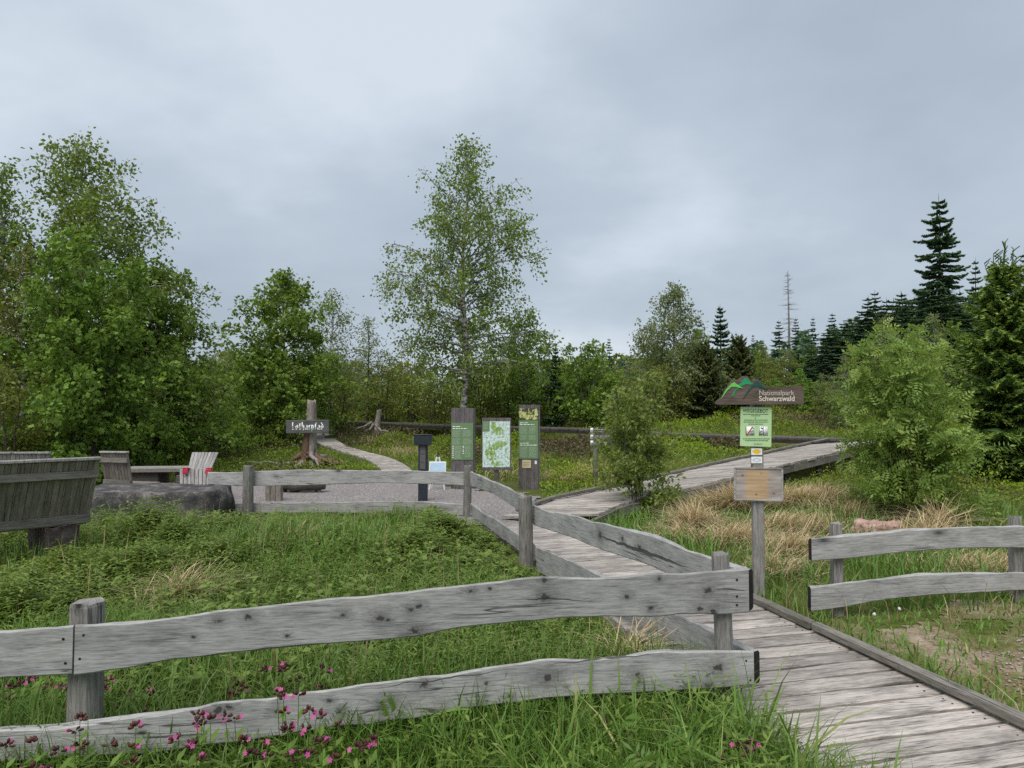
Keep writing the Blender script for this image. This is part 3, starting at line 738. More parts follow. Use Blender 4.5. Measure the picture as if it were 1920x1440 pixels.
# railing along the main walk ------------------------------------------------
RN = P(1398, 1100, 3.58); RM = P(1005, 960, 6.6); RF = P(882, 900, 9.7)
fence2 = thing('walk_railing', 'grey two-board railing running along the left edge of the main boardwalk', 'railing', (RM.x, RM.y, gz(RM.x, RM.y)))
px_rail('top_board', fence2, RM, RN, [(1003, 946), (1031, 959), (1057, 961), (1088, 968), (1115, 978), (1141, 981), (1182, 994), (1227, 1003), (1260, 1017), (1299, 1033), (1328, 1041), (1359, 1054), (1406, 1068)],
        [(1003, 984), (1065, 1004), (1078, 1008), (1109, 1022), (1146, 1035), (1182, 1046), (1216, 1058), (1247, 1072), (1320, 1104), (1406, 1146)], .036, 11, (False, True), knots=[(1130, 1003, .03), (1172, 1010, .016), (1204, 1026, .02)], splits=((1125, 1003, 1300, 1066, .012), (1238, 1018, 1241, 1038, .002)))
px_rail('bottom_board', fence2, RM, RN, [(1010, 1025), (1052, 1042), (1091, 1059), (1128, 1078), (1273, 1151), (1312, 1168), (1346, 1185), (1370, 1199), (1418, 1222)],
        [(1010, 1072), (1100, 1114), (1198, 1160), (1232, 1181), (1260, 1199), (1294, 1216), (1418, 1283)], .04, 12, (False, True))
px_rail('top_board', fence2, RF, RM, [(884, 884), (910, 896), (931, 904), (956, 915), (985, 930), (1000, 938)], [(884, 911), (927, 925), (958, 945), (987, 966), (1000, 974)], .036, 13)
px_rail('bottom_board', fence2, RF, RM, [(884, 943), (906, 960), (933, 974), (958, 991), (991, 1012), (1001, 1018)], [(884, 965), (904, 979), (918, 990), (939, 1007), (958, 1020), (1001, 1050)], .036, 14)
w_n = Vector((-(RN - RM).y, (RN - RM).x, 0)).normalized()      # towards the meadow or the walk
if w_n.x > 0: w_n = -w_n
q = Vector((RM.x, RM.y, 0)) + w_n * .085
post_obj(fence2, q.x, q.y, P(1000, 931, q.y).z, .062, 3, lean=(-.02, 0), zbot=gz(q.x, q.y) - .2)
# far fence by the gravel yard ----------------------------------------------------
GA = P(391, 900, 10.3); GB = P(876, 900, 9.95)
fence3 = thing('yard_fence', 'grey two-board fence between the meadow and the gravel yard', 'fence', (GB.x, GB.y, gz(GB.x, GB.y)))
px_rail('top_board', fence3, GA, GB, [(466, 884), (520, 882), (564, 880), (616, 881), (694, 882), (772, 882), (825, 884), (873, 885)], [(466, 911), (564, 910), (642, 907), (720, 905), (798, 907), (873, 910)], .036, 21)
px_rail('top_board', fence3, GA, GB, [(391, 885), (430, 886), (464, 884)], [(391, 908), (430, 910), (464, 911)], .036, 22, (True, False))
px_rail('bottom_board', fence3, GA, GB, [(391, 944), (466, 943), (564, 942), (642, 941), (736, 939), (800, 941), (873, 945)], [(391, 963), (466, 962), (627, 961), (873, 966)], .036, 23)
gd = (GB - GA).normalized(); gn = Vector((gd.y, -gd.x, 0))
q = on_plane(471, 900, GA, GB); q = Vector(tuple(q)) + gn * .095
post_obj(fence3, q.x, q.y, P(471, 873, q.y).z, .075, 4)
q = on_plane(878, 900, GA, GB); q = Vector(tuple(q)) + gn * .09
post_obj(fence3, q.x, q.y, P(878, 873, q.y).z, .055, 5, lean=(.01, 0))
# fence on the right ------------------------------------------------------------------
HA = P(1518, 1050, 5.0); HB = P(1920, 1050, 5.4)
fence4 = thing('roadside_fence', 'short grey fence with two bowed boards right of the boardwalk', 'fence', (HA.x, HA.y, gz(HA.x, HA.y)))
px_rail('top_board', fence4, HA, HB, [(1518, 1009), (1589, 1003), (1645, 998), (1720, 992), (1757, 989), (1832, 986), (1920, 986), (2100, 992), (2300, 1000)], [(1519, 1051), (1589, 1046), (1645, 1039), (1720, 1032), (1795, 1027), (1920, 1026), (2100, 1032), (2300, 1041)], .036, 31, (True, False))
px_rail('bottom_board', fence4, HA, HB, [(1518, 1101), (1589, 1090), (1664, 1083), (1720, 1077), (1795, 1074), (1920, 1072), (2100, 1075), (2300, 1080)], [(1518, 1146), (1589, 1136), (1645, 1125), (1701, 1118), (1757, 1114), (1920, 1105), (2100, 1109), (2300, 1115)], .036, 32, (True, False))
hd = Vector((HB.x - HA.x, HB.y - HA.y, 0)).normalized(); hn = Vector((-hd.y, hd.x, 0))
for k, (u, v) in enumerate(((1580, 980), (1920, 968))):
    q = Vector(tuple(on_plane(u, 1050, HA, HB))) + hn * .065
    post_obj(fence4, q.x, q.y, P(u, v, q.y).z, .036, 40 + k, square=True)
# ------------------------------------------------------------------ lettering and print helpers
def text_part(name, body, size, mat, parent, loc, rot=(math.pi / 2, 0, 0), extrude=.0015, offset=0.0, align='LEFT', space=1.0, sx=1.0):
    cu = bpy.data.curves.new(name, 'FONT'); cu.body = body; cu.size = size; cu.extrude = extrude; cu.offset = offset; cu.align_x = align; cu.space_character = space
    cu.resolution_u = 4
    t = bpy.data.objects.new(name, cu); COL.objects.link(t)
    dg = bpy.context.evaluated_depsgraph_get()
    me = bpy.data.meshes.new_from_object(t.evaluated_get(dg)); me.name = name
    bpy.data.objects.remove(t); bpy.data.curves.remove(cu)
    me.materials.clear(); me.materials.append(mat)
    o = link(name, me, parent, loc, rot); o.scale = (sx, 1, 1)
    return o
def flat_bars(name, parent, rects, mat, y, t=.0012):
    """printed rows: (x0, x1, z0, z1) on a face looking towards -y"""
    mb = MB()
    for x0, x1, z0, z1 in rects:
        mb.box(((x0 + x1) / 2, y, (z0 + z1) / 2), (abs(x1 - x0), t, abs(z1 - z0)))
    return tag(build(name, mb, mat, parent), kind='stuff')
def word_row(x0, x1, zc, h, st, center=False, fill=1.0):
    """one row of illegible print broken into words"""
    out = []; L = (x1 - x0) * fill; a = x0 + ((x1 - x0) - L) / 2 if center else x0; end = a + L
    while a < end - .002:
        w = min(st.uniform(1.5, 6.5) * h, end - a); out.append((a, a + w, zc - h / 2, zc + h / 2)); a += w + h * .7
    return out
def poly_plate(name, parent, outline, y0, y1, mat, bevel=0.0):
    bm = bmesh.new()
    f = bm.faces.new([bm.verts.new((x, y0, z)) for x, z in outline])
    r = bmesh.ops.extrude_face_region(bm, geom=[f]); bmesh.ops.translate(bm, vec=(0, y1 - y0, 0), verts=[v for v in r['geom'] if isinstance(v, bmesh.types.BMVert)])
    bmesh.ops.recalc_face_normals(bm, faces=bm.faces)
    return link(name, bm_mesh(bm, name, mat), parent)
def nib_letters(name, parent, strokes, nib, mat, y, ang=40):
    """broad-nib lettering: every stroke is the nib edge swept from point to point"""
    mb = MB(); c, s = math.cos(math.radians(ang)) * nib / 2, math.sin(math.radians(ang)) * nib / 2
    k = 0
    for st in strokes:
        for (x0, z0), (x1, z1) in zip(st[:-1], st[1:]):
            yy = y - .0004 * (k % 5); k += 1
            q = [(x0 - c, z0 - s), (x0 + c, z0 + s), (x1 + c, z1 + s), (x1 - c, z1 - s)]
            V = [(a, yy, b) for a, b in q] + [(a, y + .003, b) for a, b in q]
            mb.add(V, [(0, 1, 2, 3), (4, 7, 6, 5), (0, 4, 5, 1), (1, 5, 6, 2), (2, 6, 7, 3), (3, 7, 4, 0)])
    return build(name, mb, mat, parent)

def slab(name, parent, size, loc, mat, bev=.004, rot=(0, 0, 0), jit=0.0):
    return link(name, bm_mesh(bev_box(*size, bev, jit), name, mat), parent, loc, rot)

# ------------------------------------------------------------------ park sign beside the main walk
b0 = on_ground(1423, 1122)
b0 = Vector((b0.x, b0.y, gz(b0.x, b0.y))); SD = b0.y
sc = SD / FPX                      # metres per photo pixel at that distance
sign = thing('park_sign', 'wooden national park signpost with mountain emblem, green notice and blank plywood board', 'sign', tuple(b0), math.radians(-3))
def sx(u): return (u - 1423) * sc
def sz(v): return P(1423, v, SD).z - b0.z
post_obj_local = slab('post', sign, (.083, .065, sz(748) + .2), (0, 0, (sz(748) - .2) / 2), M['post'], .006)
ol = [(1344, 757), (1347, 751), (1355, 746), (1374, 714), (1379, 712), (1384, 714), (1396, 706), (1402, 706), (1408, 714), (1412, 715), (1417, 711), (1421, 712), (1438, 728), (1499, 724), (1503, 728), (1504, 757), (1500, 758), (1346, 759)]
poly_plate('emblem_board', sign, [(sx(u), sz(v)) for u, v in ol], -.085, -.045, M['sign'])
def inlay(name, pts, mat, y):
    return poly_plate(name, sign, [(sx(u), sz(v)) for u, v in pts], y, y + .01, mat)
def z4(pts):   # points measured in the enlarged view of the sign
    return [(1300 + x * 260 / 1440, 680 + y * 260 / 1440) for x, y in pts]
inlay('bright_mountain', z4([(295, 380), (345, 290), (400, 222), (432, 206), (455, 228), (520, 272), (430, 252), (395, 255), (355, 295)]), M['lightgreen'], -.0885)
inlay('emerald_mountain', z4([(400, 352), (430, 290), (470, 262), (440, 248), (490, 222), (520, 180), (545, 163), (570, 180), (620, 232), (590, 232), (545, 228), (505, 245), (480, 262), (440, 300), (415, 350)]), M['midgreen'], -.0878)
inlay('teal_mountain', z4([(512, 380), (560, 300), (620, 225), (645, 200), (672, 196), (700, 225), (765, 285), (700, 262), (650, 248), (620, 255), (570, 310)]), M['deepgreen'], -.0892)
nat = (sx(1422), -.0855, sz(741.6))
text_part('light_lettering', 'Nationalpark', 13.2 * sc, M['cream_dim'], sign, nat, extrude=.002, offset=.0003, sx=.92)
text_part('bold_lettering', 'Schwarzwald', 13.4 * sc, M['cream'], sign, (sx(1422), -.0855, sz(752.3)), extrude=.002, offset=.0009, sx=.93)
slab('green_notice', sign, (57 * sc, .004, 73 * sc), (sx(1418.5), -.0475, sz(800)), M['poster'], .001, (0, math.radians(1.5), 0))
nt = lambda u: sx(u); Y = -.0512
st = np.random.RandomState(4)
text_part('notice_title', 'WEGEGEBOT', 9.6 * sc, M['ink'], sign, (sx(1418), Y + .001, sz(773.5)), extrude=.0008, offset=.0002, align='CENTER', sx=.80, rot=(math.pi / 2, math.radians(1.2), 0))
rows = []
for v, x0, x1 in ((776.5, 1395, 1441), (779.3, 1410, 1426), (783.4, 1416, 1420), (787.2, 1397, 1440), (790.8, 1396, 1441), (794.6, 1405, 1432), (822, 1394, 1444), (825.3, 1398, 1440), (831.8, 1414, 1430)):
    rows += word_row(nt(x0), nt(x1), sz(v), 1.15 * sc, st)
flat_bars('notice_print', sign, rows, M['ink_soft'], Y)
for u0, u1 in ((1400, 1415.5), (1423.5, 1440)):
    flat_bars('pictogram_ground', sign, [(sx(u0), sx(u1), sz(816), sz(799.5))], M['white_print'], Y)
flat_bars('pictogram_lines', sign, [(sx(1399.6), sx(1400.5), sz(816), sz(799.5)), (sx(1431), sx(1432), sz(816), sz(799.5)), (sx(1424), sx(1424.7), sz(816), sz(799.5))] +
          [(sx(u - .9), sx(u + .9), sz(v + 1.1), sz(v - 1.1)) for u, v in ((1409, 814), (1412.5, 813.5), (1409.3, 809), (1412.6, 807.5), (1413.5, 803), (1426, 813.8), (1428.5, 813.6), (1426.5, 809.5), (1429, 808), (1430, 803), (1428.2, 802))], M['ink'], Y - .0012)
mbx = MB(); q = [(sx(1400.3), sz(816)), (sx(1402.8), sz(816)), (sx(1413.5), sz(799.8)), (sx(1411), sz(799.8))]
mbx.add([(a, Y - .0022, b) for a, b in q], [(0, 1, 2, 3)]); build('red_slash', mbx, M['red'], sign)
for v0, v1, m, nm in ((840, 852.5, 'yellow', 'yellow_waymark'), (856, 868, 'blueline', 'blue_waymark')):
    pl_ = slab(nm, sign, (20 * sc, .004, (v1 - v0) * sc), (sx(1420), -.0362, sz((v0 + v1) / 2)), M['white_print'], .001)
    hw, hh = 8.5 * sc, 4.2 * sc
    mbx = MB()
    if m == 'yellow':
        mbx.add([(-hw, -.0026, 0), (-hw * .35, -.0026, -hh), (hw * .35, -.0026, -hh), (hw, -.0026, 0), (hw * .35, -.0026, hh), (-hw * .35, -.0026, hh)], [tuple(range(6))])
    else:
        for i in range(4):
            cs = [(-hw, 0), (0, -hh), (hw, 0), (0, hh)]; a, b = Vector(cs[i]), Vector(cs[(i + 1) % 4])
            a2, b2 = a * .72, b * .72
            mbx.add([(a.x, -.0026, a.y), (b.x, -.0026, b.y), (b2.x, -.0026, b2.y), (a2.x, -.0026, a2.y)], [(0, 1, 2, 3)])
    build('diamond', mbx, M[m], pl_)
def ply_mat():
    m, n, l = nodes('faded_plywood')
    o = n.new('ShaderNodeOutputMaterial'); b = n.new('ShaderNodeBsdfPrincipled')
    tc = n.new('ShaderNodeTexCoord'); sp = n.new('ShaderNodeSeparateXYZ'); l.new(tc.outputs['Object'], sp.inputs[0])
    mp = n.new('ShaderNodeMapping'); mp.inputs['Scale'].default_value = (4, 4, 45); l.new(tc.outputs['Object'], mp.inputs[0])
    g = n.new('ShaderNodeTexNoise'); g.inputs['Scale'].default_value = 1; g.inputs['Detail'].default_value = 5; l.new(mp.outputs[0], g.inputs['Vector'])
    grey = ramp(n, l, g.outputs['Fac'], [(0.35, (0.25, 0.215, 0.19)), (0.65, (0.44, 0.385, 0.34))])
    warm = ramp(n, l, g.outputs['Fac'], [(0.35, (0.38, 0.245, 0.13)), (0.65, (0.54, 0.385, 0.23))])
    ax = math_n(n, l, 'ABSOLUTE', math_n(n, l, 'ADD', sp.outputs[0], .012))
    w = n.new('ShaderNodeTexNoise'); w.inputs['Scale'].default_value = 18; l.new(tc.outputs['Object'], w.inputs['Vector'])
    edge = math_n(n, l, 'ADD', ax, math_n(n, l, 'MULTIPLY', math_n(n, l, 'SUBTRACT', w.outputs['Fac'], .5), .03))
    f = ramp(n, l, edge, [(0.07, (1, 1, 1)), (0.105, (0, 0, 0))])
    col = mixc(n, l, f.outputs[0], grey.outputs[0], warm.outputs[0])
    vo = n.new('ShaderNodeTexVoronoi'); vo.inputs['Scale'].default_value = 13; l.new(tc.outputs['Object'], vo.inputs['Vector'])
    k = ramp(n, l, vo.outputs['Distance'], [(0.05, (1, 1, 1)), (0.16, (0, 0, 0))])
    col = mixc(n, l, math_n(n, l, 'MULTIPLY', k.outputs[0], .8), col, (0.10, 0.05, 0.025))
    l.new(col, b.inputs['Base Color']); b.inputs['Roughness'].default_value = .8; l.new(b.outputs[0], o.inputs[0])
    return m
M['ply'] = ply_mat()
bd = slab('plywood_board', sign, (88 * sc, .018, 60 * sc), (sx(1421.5), -.044, sz(907)), M['ply'], .003, (0, math.radians(.8), 0))
for dx, dz, ww, hh in ((0, 29.2, 88, 3), (0, -29.2, 88, 3), (-43, 0, 3.4, 55.4), (43, 0, 3.4, 55.4)):
    slab('board_edging', bd, (ww * sc, .008, hh * sc), (dx * sc, -.0105, dz * sc), M['rail'], .002)

# ------------------------------------------------------------------ info pillars and map
def print_panel(parent, x0, x1, z0, z1, y, seed, head_rows, blocks, icons=()):
    slab('green_panel', parent, (x1 - x0, .006, z1 - z0), ((x0 + x1) / 2, y, (z0 + z1) / 2), M['panel_green'], .001)
    st = np.random.RandomState(seed); h = z1 - z0; w = x1 - x0; yy = y - .0038
    hr = []
    for f, ln, hh in head_rows: hr += word_row(x0 + w * .06, x0 + w * (.06 + ln), z1 - h * f, h * hh, st)
    flat_bars('heading_print', parent, hr, M['white_print'], yy)
    br = []
    for f0, f1, c0, c1 in blocks:
        k = f0
        while k < f1:
            br += word_row(x0 + w * c0, x0 + w * c1, z1 - h * k, h * .008, st, fill=st.uniform(.75, 1)); k += .021
    flat_bars('text_print', parent, br, M['panel_text'], yy)
    if icons: flat_bars('icons', parent, [(x0 + w * a - w * .028, x0 + w * a + w * .028, z1 - h * b - h * .013, z1 - h * b + h * .013) for a, b in icons], M['white_print'], yy)
def info_pillar(uc, vtop, wpx, D, label, kind):
    base = P(uc, 905, D); base.z = gz(base.x, base.y); k = D / FPX
    root = thing('info_pillar', label, 'sign', tuple(base), 0.0, 'tall wooden information boards by the gravel yard')
    H = P(uc, vtop, D).z - base.z; w = wpx * k; n = 5
    zz = lambda v: P(uc, v, D).z - base.z
    for i in range(n):
        bw = w / n
        slab('board', root, (bw - .003, .05, H + .12 + rs.uniform(-.006, .006)), (-w / 2 + bw * (i + .5), rs.uniform(-.002, .002), (H - .12) / 2), M['pillar'], .003)
    slab('side_batten', root, (.03, .075, H + .10), (w / 2 + .017, 0.01, (H - .10) / 2), M['signgrey'], .003)
    slab('back_rail', root, (w * .9, .04, .08), (0, .048, H * .3), M['darkwood'])
    slab('back_rail', root, (w * .9, .04, .08), (0, .048, H * .8), M['darkwood'])
    return root, zz, k, w
rt, zz, k, w = info_pillar(867, 765, 42, 13.5, 'tall dark information pillar with bare boards above its green text panel', 'a')
print_panel(rt, -w / 2 + .004, w / 2 - .008, zz(862), zz(793), -.031, 1, ((.10, .38, .022), (.155, .68, .024)), ((.20, .38, .05, .45), (.20, .38, .54, .92), (.43, .58, .05, .45), (.43, .58, .54, .95), (.63, .97, .16, .48), (.63, .93, .62, .92)), tuple((.08, q) for q in (.64, .69, .74, .79, .84, .89, .94)) + tuple((.55, q) for q in (.64, .68, .74, .78, .83)))
rt, zz, k, w = info_pillar(991, 759, 37, 13.5, 'tall dark information pillar with leaf photo on top and beige plaque below', 'b')
print_panel(rt, -w / 2 + .004, w / 2 - .006, zz(860), zz(788), -.031, 2, ((.07, .42, .020), (.115, .75, .022), (.60, .50, .020), (.65, .88, .022)), ((.17, .36, .05, .45), (.17, .34, .54, .90), (.40, .52, .05, .45), (.40, .52, .54, .92), (.70, .97, .05, .45), (.70, .97, .54, .95)))
def photo_mat():
    m, n, l = nodes('leaf_photo_print')
    o = n.new('ShaderNodeOutputMaterial'); b = n.new('ShaderNodeBsdfPrincipled'); tc = n.new('ShaderNodeTexCoord')
    t = n.new('ShaderNodeTexNoise'); t.inputs['Scale'].default_value = 11; t.inputs['Detail'].default_value = 3; t.inputs['Distortion'].default_value = 1.4; l.new(tc.outputs['Object'], t.inputs['Vector'])
    r = ramp(n, l, t.outputs['Fac'], [(0.36, (0.02, 0.02, 0.02)), (0.48, (0.10, 0.11, 0.04)), (0.53, (0.42, 0.45, 0.10)), (0.66, (0.62, 0.60, 0.38))])
    l.new(r.outputs[0], b.inputs['Base Color']); b.inputs['Roughness'].default_value = .4; l.new(b.outputs[0], o.inputs[0])
    return m
M['leafphoto'] = photo_mat()
slab('leaf_photo', rt, (w - .012, .006, zz(766) - zz(787)), (-.001, -.031, (zz(766) + zz(787)) / 2), M['leafphoto'], .001)
pq = slab('plaque', rt, (.165, .01, .15), (-.035, -.033, zz(870)), M['beige'], .004)
flat_bars('plaque_print', pq, word_row(-.06, .05, .03, .006, st) + word_row(-.06, .05, .0, .006, st) + word_row(-.06, .02, -.03, .006, st), M['sign'], -.0058)
slab('small_label', rt, (.04, .006, .065), (.135, -.031, zz(867)), M['white_print'], .002)
# map board
D = 13.2; base = P(931, 905, D); base.z = gz(base.x, base.y); k = D / FPX
mp_root = thing('map_board', 'map panel in dark wooden frame on one post between the two pillars', 'sign', tuple(base))
zz = lambda v: P(931, v, D).z - base.z
slab('post', mp_root, (.085, .085, zz(790) + .2), (0, .05, (zz(790) - .2) / 2), M['darkwood'], .006)
for i in range(4):
    hw = 55 * k / 4
    slab('backing_board', mp_root, (hw - .003, .03, zz(783.5) - zz(881.5)), (-55 * k / 2 + hw * (i + .5), rs.uniform(-.002, .002), (zz(783.5) + zz(881.5)) / 2), M['pillar'], .003)
def map_mat():
    m, n, l = nodes('map_print')
    o = n.new('ShaderNodeOutputMaterial'); b = n.new('ShaderNodeBsdfPrincipled'); tc = n.new('ShaderNodeTexCoord')
    t = n.new('ShaderNodeTexNoise'); t.inputs['Scale'].default_value = 26; t.inputs['Detail'].default_value = 6; l.new(tc.outputs['Object'], t.inputs['Vector'])
    pale = ramp(n, l, t.outputs['Fac'], [(0.38, (0.38, 0.54, 0.48)), (0.5, (0.58, 0.72, 0.66)), (0.64, (0.76, 0.82, 0.80))])
    sp = n.new('ShaderNodeSeparateXYZ'); l.new(tc.outputs['Object'], sp.inputs[0])
    def blob(cx, cz, rx, rz, tilt=0.0):
        dx = math_n(n, l, 'SUBTRACT', sp.outputs[0], cx); dz = math_n(n, l, 'SUBTRACT', sp.outputs[2], cz)
        if tilt: dz = math_n(n, l, 'ADD', dz, math_n(n, l, 'MULTIPLY', dx, tilt))
        a = math_n(n, l, 'POWER', math_n(n, l, 'ABSOLUTE', math_n(n, l, 'DIVIDE', dx, rx)), 2.0); c = math_n(n, l, 'POWER', math_n(n, l, 'ABSOLUTE', math_n(n, l, 'DIVIDE', dz, rz)), 2.0)
        return math_n(n, l, 'SUBTRACT', 1.0, math_n(n, l, 'ADD', a, c), True)
    f = None
    for q in ((.02, .26, .13, .10, .25), (-.06, .34, .05, .14, 0), (.02, -.03, .22, .09, -.25), (-.10, -.17, .12, .16, .2), (.0, -.35, .10, .06, 0)):
        v = blob(*q); f = v if f is None else math_n(n, l, 'MAXIMUM', f, v)
    t2 = n.new('ShaderNodeTexNoise'); t2.inputs['Scale'].default_value = 20; t2.inputs['Detail'].default_value = 6; l.new(tc.outputs['Object'], t2.inputs['Vector'])
    ff = math_n(n, l, 'ADD', f, math_n(n, l, 'MULTIPLY', math_n(n, l, 'SUBTRACT', t2.outputs['Fac'], .5), 4.0))
    fm = ramp(n, l, ff, [(0.34, (0, 0, 0)), (0.42, (1, 1, 1))])
    gr = ramp(n, l, t.outputs['Fac'], [(0.35, (0.13, 0.26, 0.09)), (0.62, (0.38, 0.52, 0.16))])
    col = mixc(n, l, fm.outputs[0], pale.outputs[0], gr.outputs[0])
    l.new(col, b.inputs['Base Color']); b.inputs['Roughness'].default_value = .35; l.new(b.outputs[0], o.inputs[0])
    return m
M['map'] = map_mat()
mh = zz(790) - zz(876); mw = 51 * k
mpn = slab('map_sheet', mp_root, (mw, .006, mh), (-.004, -.02, (zz(790) + zz(876)) / 2), M['map'], .001)
lg = slab('legend', mp_root, (.125, .005, .185), (-mw / 2 + .058, -.0245, zz(790) - .09), M['panel_green'], .001)
flat_bars('legend_print', lg, sum([word_row(-.045, .04, .06 - i * .026, .007, st) for i in range(5)], []), M['panel_text'], -.0035)

# ------------------------------------------------------------------ post with T head, easel, finger post
b = on_ground(793, 941); D = b.y; k = D / FPX
tp = thing('counter_post', 'dark blue grey metal post with box head behind the yard fence', 'post', tuple(b))
zz = lambda v: P(793, v, D).z - b.z
slab('column', tp, (.145, .11, zz(818) + .1), (0, 0, (zz(818) - .1) / 2), M['metal_dark'], .008)
slab('head_box', tp, (.275, .16, .155), (.0, -.03, zz(825)), M['metal_dark'], .008)
slab('head_cap', tp, (.285, .17, .012), (.0, -.03, zz(825) + .083), M['metal_dark'], .003)
slab('front_strip', tp, (.09, .006, .5), (0, -.058, zz(850)), M['signgrey'], .002)
b = on_ground(821, 920); D = b.y; k = D / FPX
ez = thing('sandwich_board', 'small white easel holding a pale blue sheet beside the pillar', 'easel', tuple(b))
zz = lambda v: P(821, v, D).z - b.z
for x0, x1 in ((-.165, -.03), (.125, .02)):
    beam('leg', ez, (x0, 0, 0), (x1, .05, zz(857)), .022, .02, M['white'], .003)
for x0, x1 in ((-.14, -.015), (.11, .01)):
    beam('rear_leg', ez, (x0, .28, gz(b.x, b.y + .28) - b.z), (x1, .075, zz(859)), .02, .02, M['white'], .003)
bd = slab('sheet', ez, (.31, .012, .19), (-.005, -.008, zz(875)), M['white_print'], .002, (math.radians(-8), 0, 0))
slab('printed_picture', bd, (.28, .003, .155), (0, -.0075, -.004), M['blueprint'], .001)
b = on_ground(1117, 914); D = b.y; k = D / FPX
fp = thing('finger_post', 'thin brown signpost with three small grey pointers beside the side boardwalk', 'signpost', tuple(b))
zz = lambda v: P(1117, v, D).z - b.z
mbx = MB(); mbx.tube([(0, 0, -.15), (-.004, 0, zz(830)), (-.008, 0, zz(803))], [.047, .045, .043], 10); build('pole', mbx, M['post'], fp, True)
for i, v in enumerate((807, 819, 830.5)):
    h = .055; x0, x1, x2 = -.105, .30, .36
    pt = poly_plate('pointer', fp, [(x0, zz(v) - h), (x1, zz(v) - h), (x2, zz(v)), (x1, zz(v) + h), (x0, zz(v) + h)], -.075 - .001 * i, -.053 - .001 * i, M['signgrey'])
    flat_bars('white_end', pt, [(x0 + .004, x0 + .055, zz(v) - h * .85, zz(v) + h * .85)], M['white_print'], -.076 - .001 * i)
    flat_bars('mark', pt, [(x0 + .02, x0 + .04, zz(v) - .012, zz(v) + .014)], M['ink'], -.0775 - .001 * i)
    flat_bars('pointer_print', pt, word_row(x0 + .075, x1 - .04, zz(v) + .014, .014, st) + word_row(x0 + .075, x1 - .1, zz(v) - .018, .01, st), M['cream_dim'], -.076 - .001 * i)

# ------------------------------------------------------------------ stump with the trail sign
def irregular_trunk(mb, pts, rads, sides=10, seed=0, amp=.18, flare=None):
    st = np.random.RandomState(seed); pts = np.array(pts, float); n = len(pts); ph = st.uniform(.75, 1.25, sides)
    V = []
    for i, (p, r) in enumerate(zip(pts, rads)):
        for j in range(sides):
            a = 2 * math.pi * j / sides; f = 1 + (ph[j] - 1) * amp / .25 * (1 if flare is None else flare[i]); q = r * f * (1 + st.uniform(-.05, .05))
            V.append((p[0] + q * math.cos(a), p[1] + q * math.sin(a), p[2] + (st.uniform(-.06, .08) if i == n - 1 else 0)))
    F = [(i * sides + j, i * sides + (j + 1) % sides, (i + 1) * sides + (j + 1) % sides, (i + 1) * sides + j) for i in range(n - 1) for j in range(sides)]
    mb.add(V, F); mb.add(V[-sides:], [tuple(range(sides))])
def wiggly(p0, p1, n, amp, seed):
    st = np.random.RandomState(seed); t = np.linspace(0, 1, n)[:, None]; p = np.array(p0) * (1 - t) + np.array(p1) * t
    return p + st.uniform(-amp, amp, (n, 3)) * np.sin(np.pi * t) * 1.0
b = on_ground(582, 874); D = b.y; k = D / FPX
zz = lambda v: P(582, v, D).z - b.z
sp_ = thing('trail_stump', 'upright dead tree stump with splayed reddish roots carrying the trail name', 'tree stump', tuple(b))
mbx = MB(); irregular_trunk(mbx, [(0, 0, -.1), (-.01, 0, .08), (-.02, 0, .25), (-.01, 0, .6), (0, 0, 1.0), (0, 0, zz(770)), (.0, 0, zz(754))], [.30, .23, .17, .14, .125, .115, .105], 14, 3, .22, [1.6, 1.4, 1.1, .9, .8, .8, .8])
build('trunk', mbx, M['deadwood'], sp_, True)
mbx = MB(); irregular_trunk(mbx, [(-.085, -.09, .05), (-.085, -.095, .3), (-.07, -.10, .6), (-.06, -.085, .86)], [.15, .105, .085, .06], 8, 5, .2); build('split_heartwood', mbx, M['redwood'], sp_, True)
for i in range(20):
    a = -2.9 + i * .28 + rs.uniform(-.15, .15); L = rs.uniform(.35, .85) * (1.25 if math.cos(a) > 0 else .8)
    p = wiggly((math.cos(a) * .15, math.sin(a) * .15, rs.uniform(.05, .40)), (math.cos(a) * L, math.sin(a) * L * .7, rs.uniform(-.02, .12)), 6, .07, i)
    mbx = MB(); mbx.tube(p, np.linspace(rs.uniform(.06, .09), .018, 6), 7, jit=.3); build('root', mbx, M['redwood'] if i % 3 else M['deadwood'], sp_, True)
p = wiggly((-.2, 0, .05), (-1.9, .3, .10), 7, .05, 77); mbx = MB(); mbx.tube(p, np.linspace(.04, .012, 7), 6); build('root', mbx, M['deadwood'], sp_, True)
b2 = b + Vector((0, -.27, 0))
ts = thing('trail_sign', 'dark grey wooden trail name sign with white blackletter on the stump', 'sign', tuple(b2))
zz = lambda v: P(582, v, D - .27).z - b2.z
wS = 79 * k; cz = zz(800); hS = 24.5 * k
slab('board', ts, (wS, .045, hS), (.0, 0, cz), M['signgrey'], .008, (0, math.radians(-.6), 0), .006)
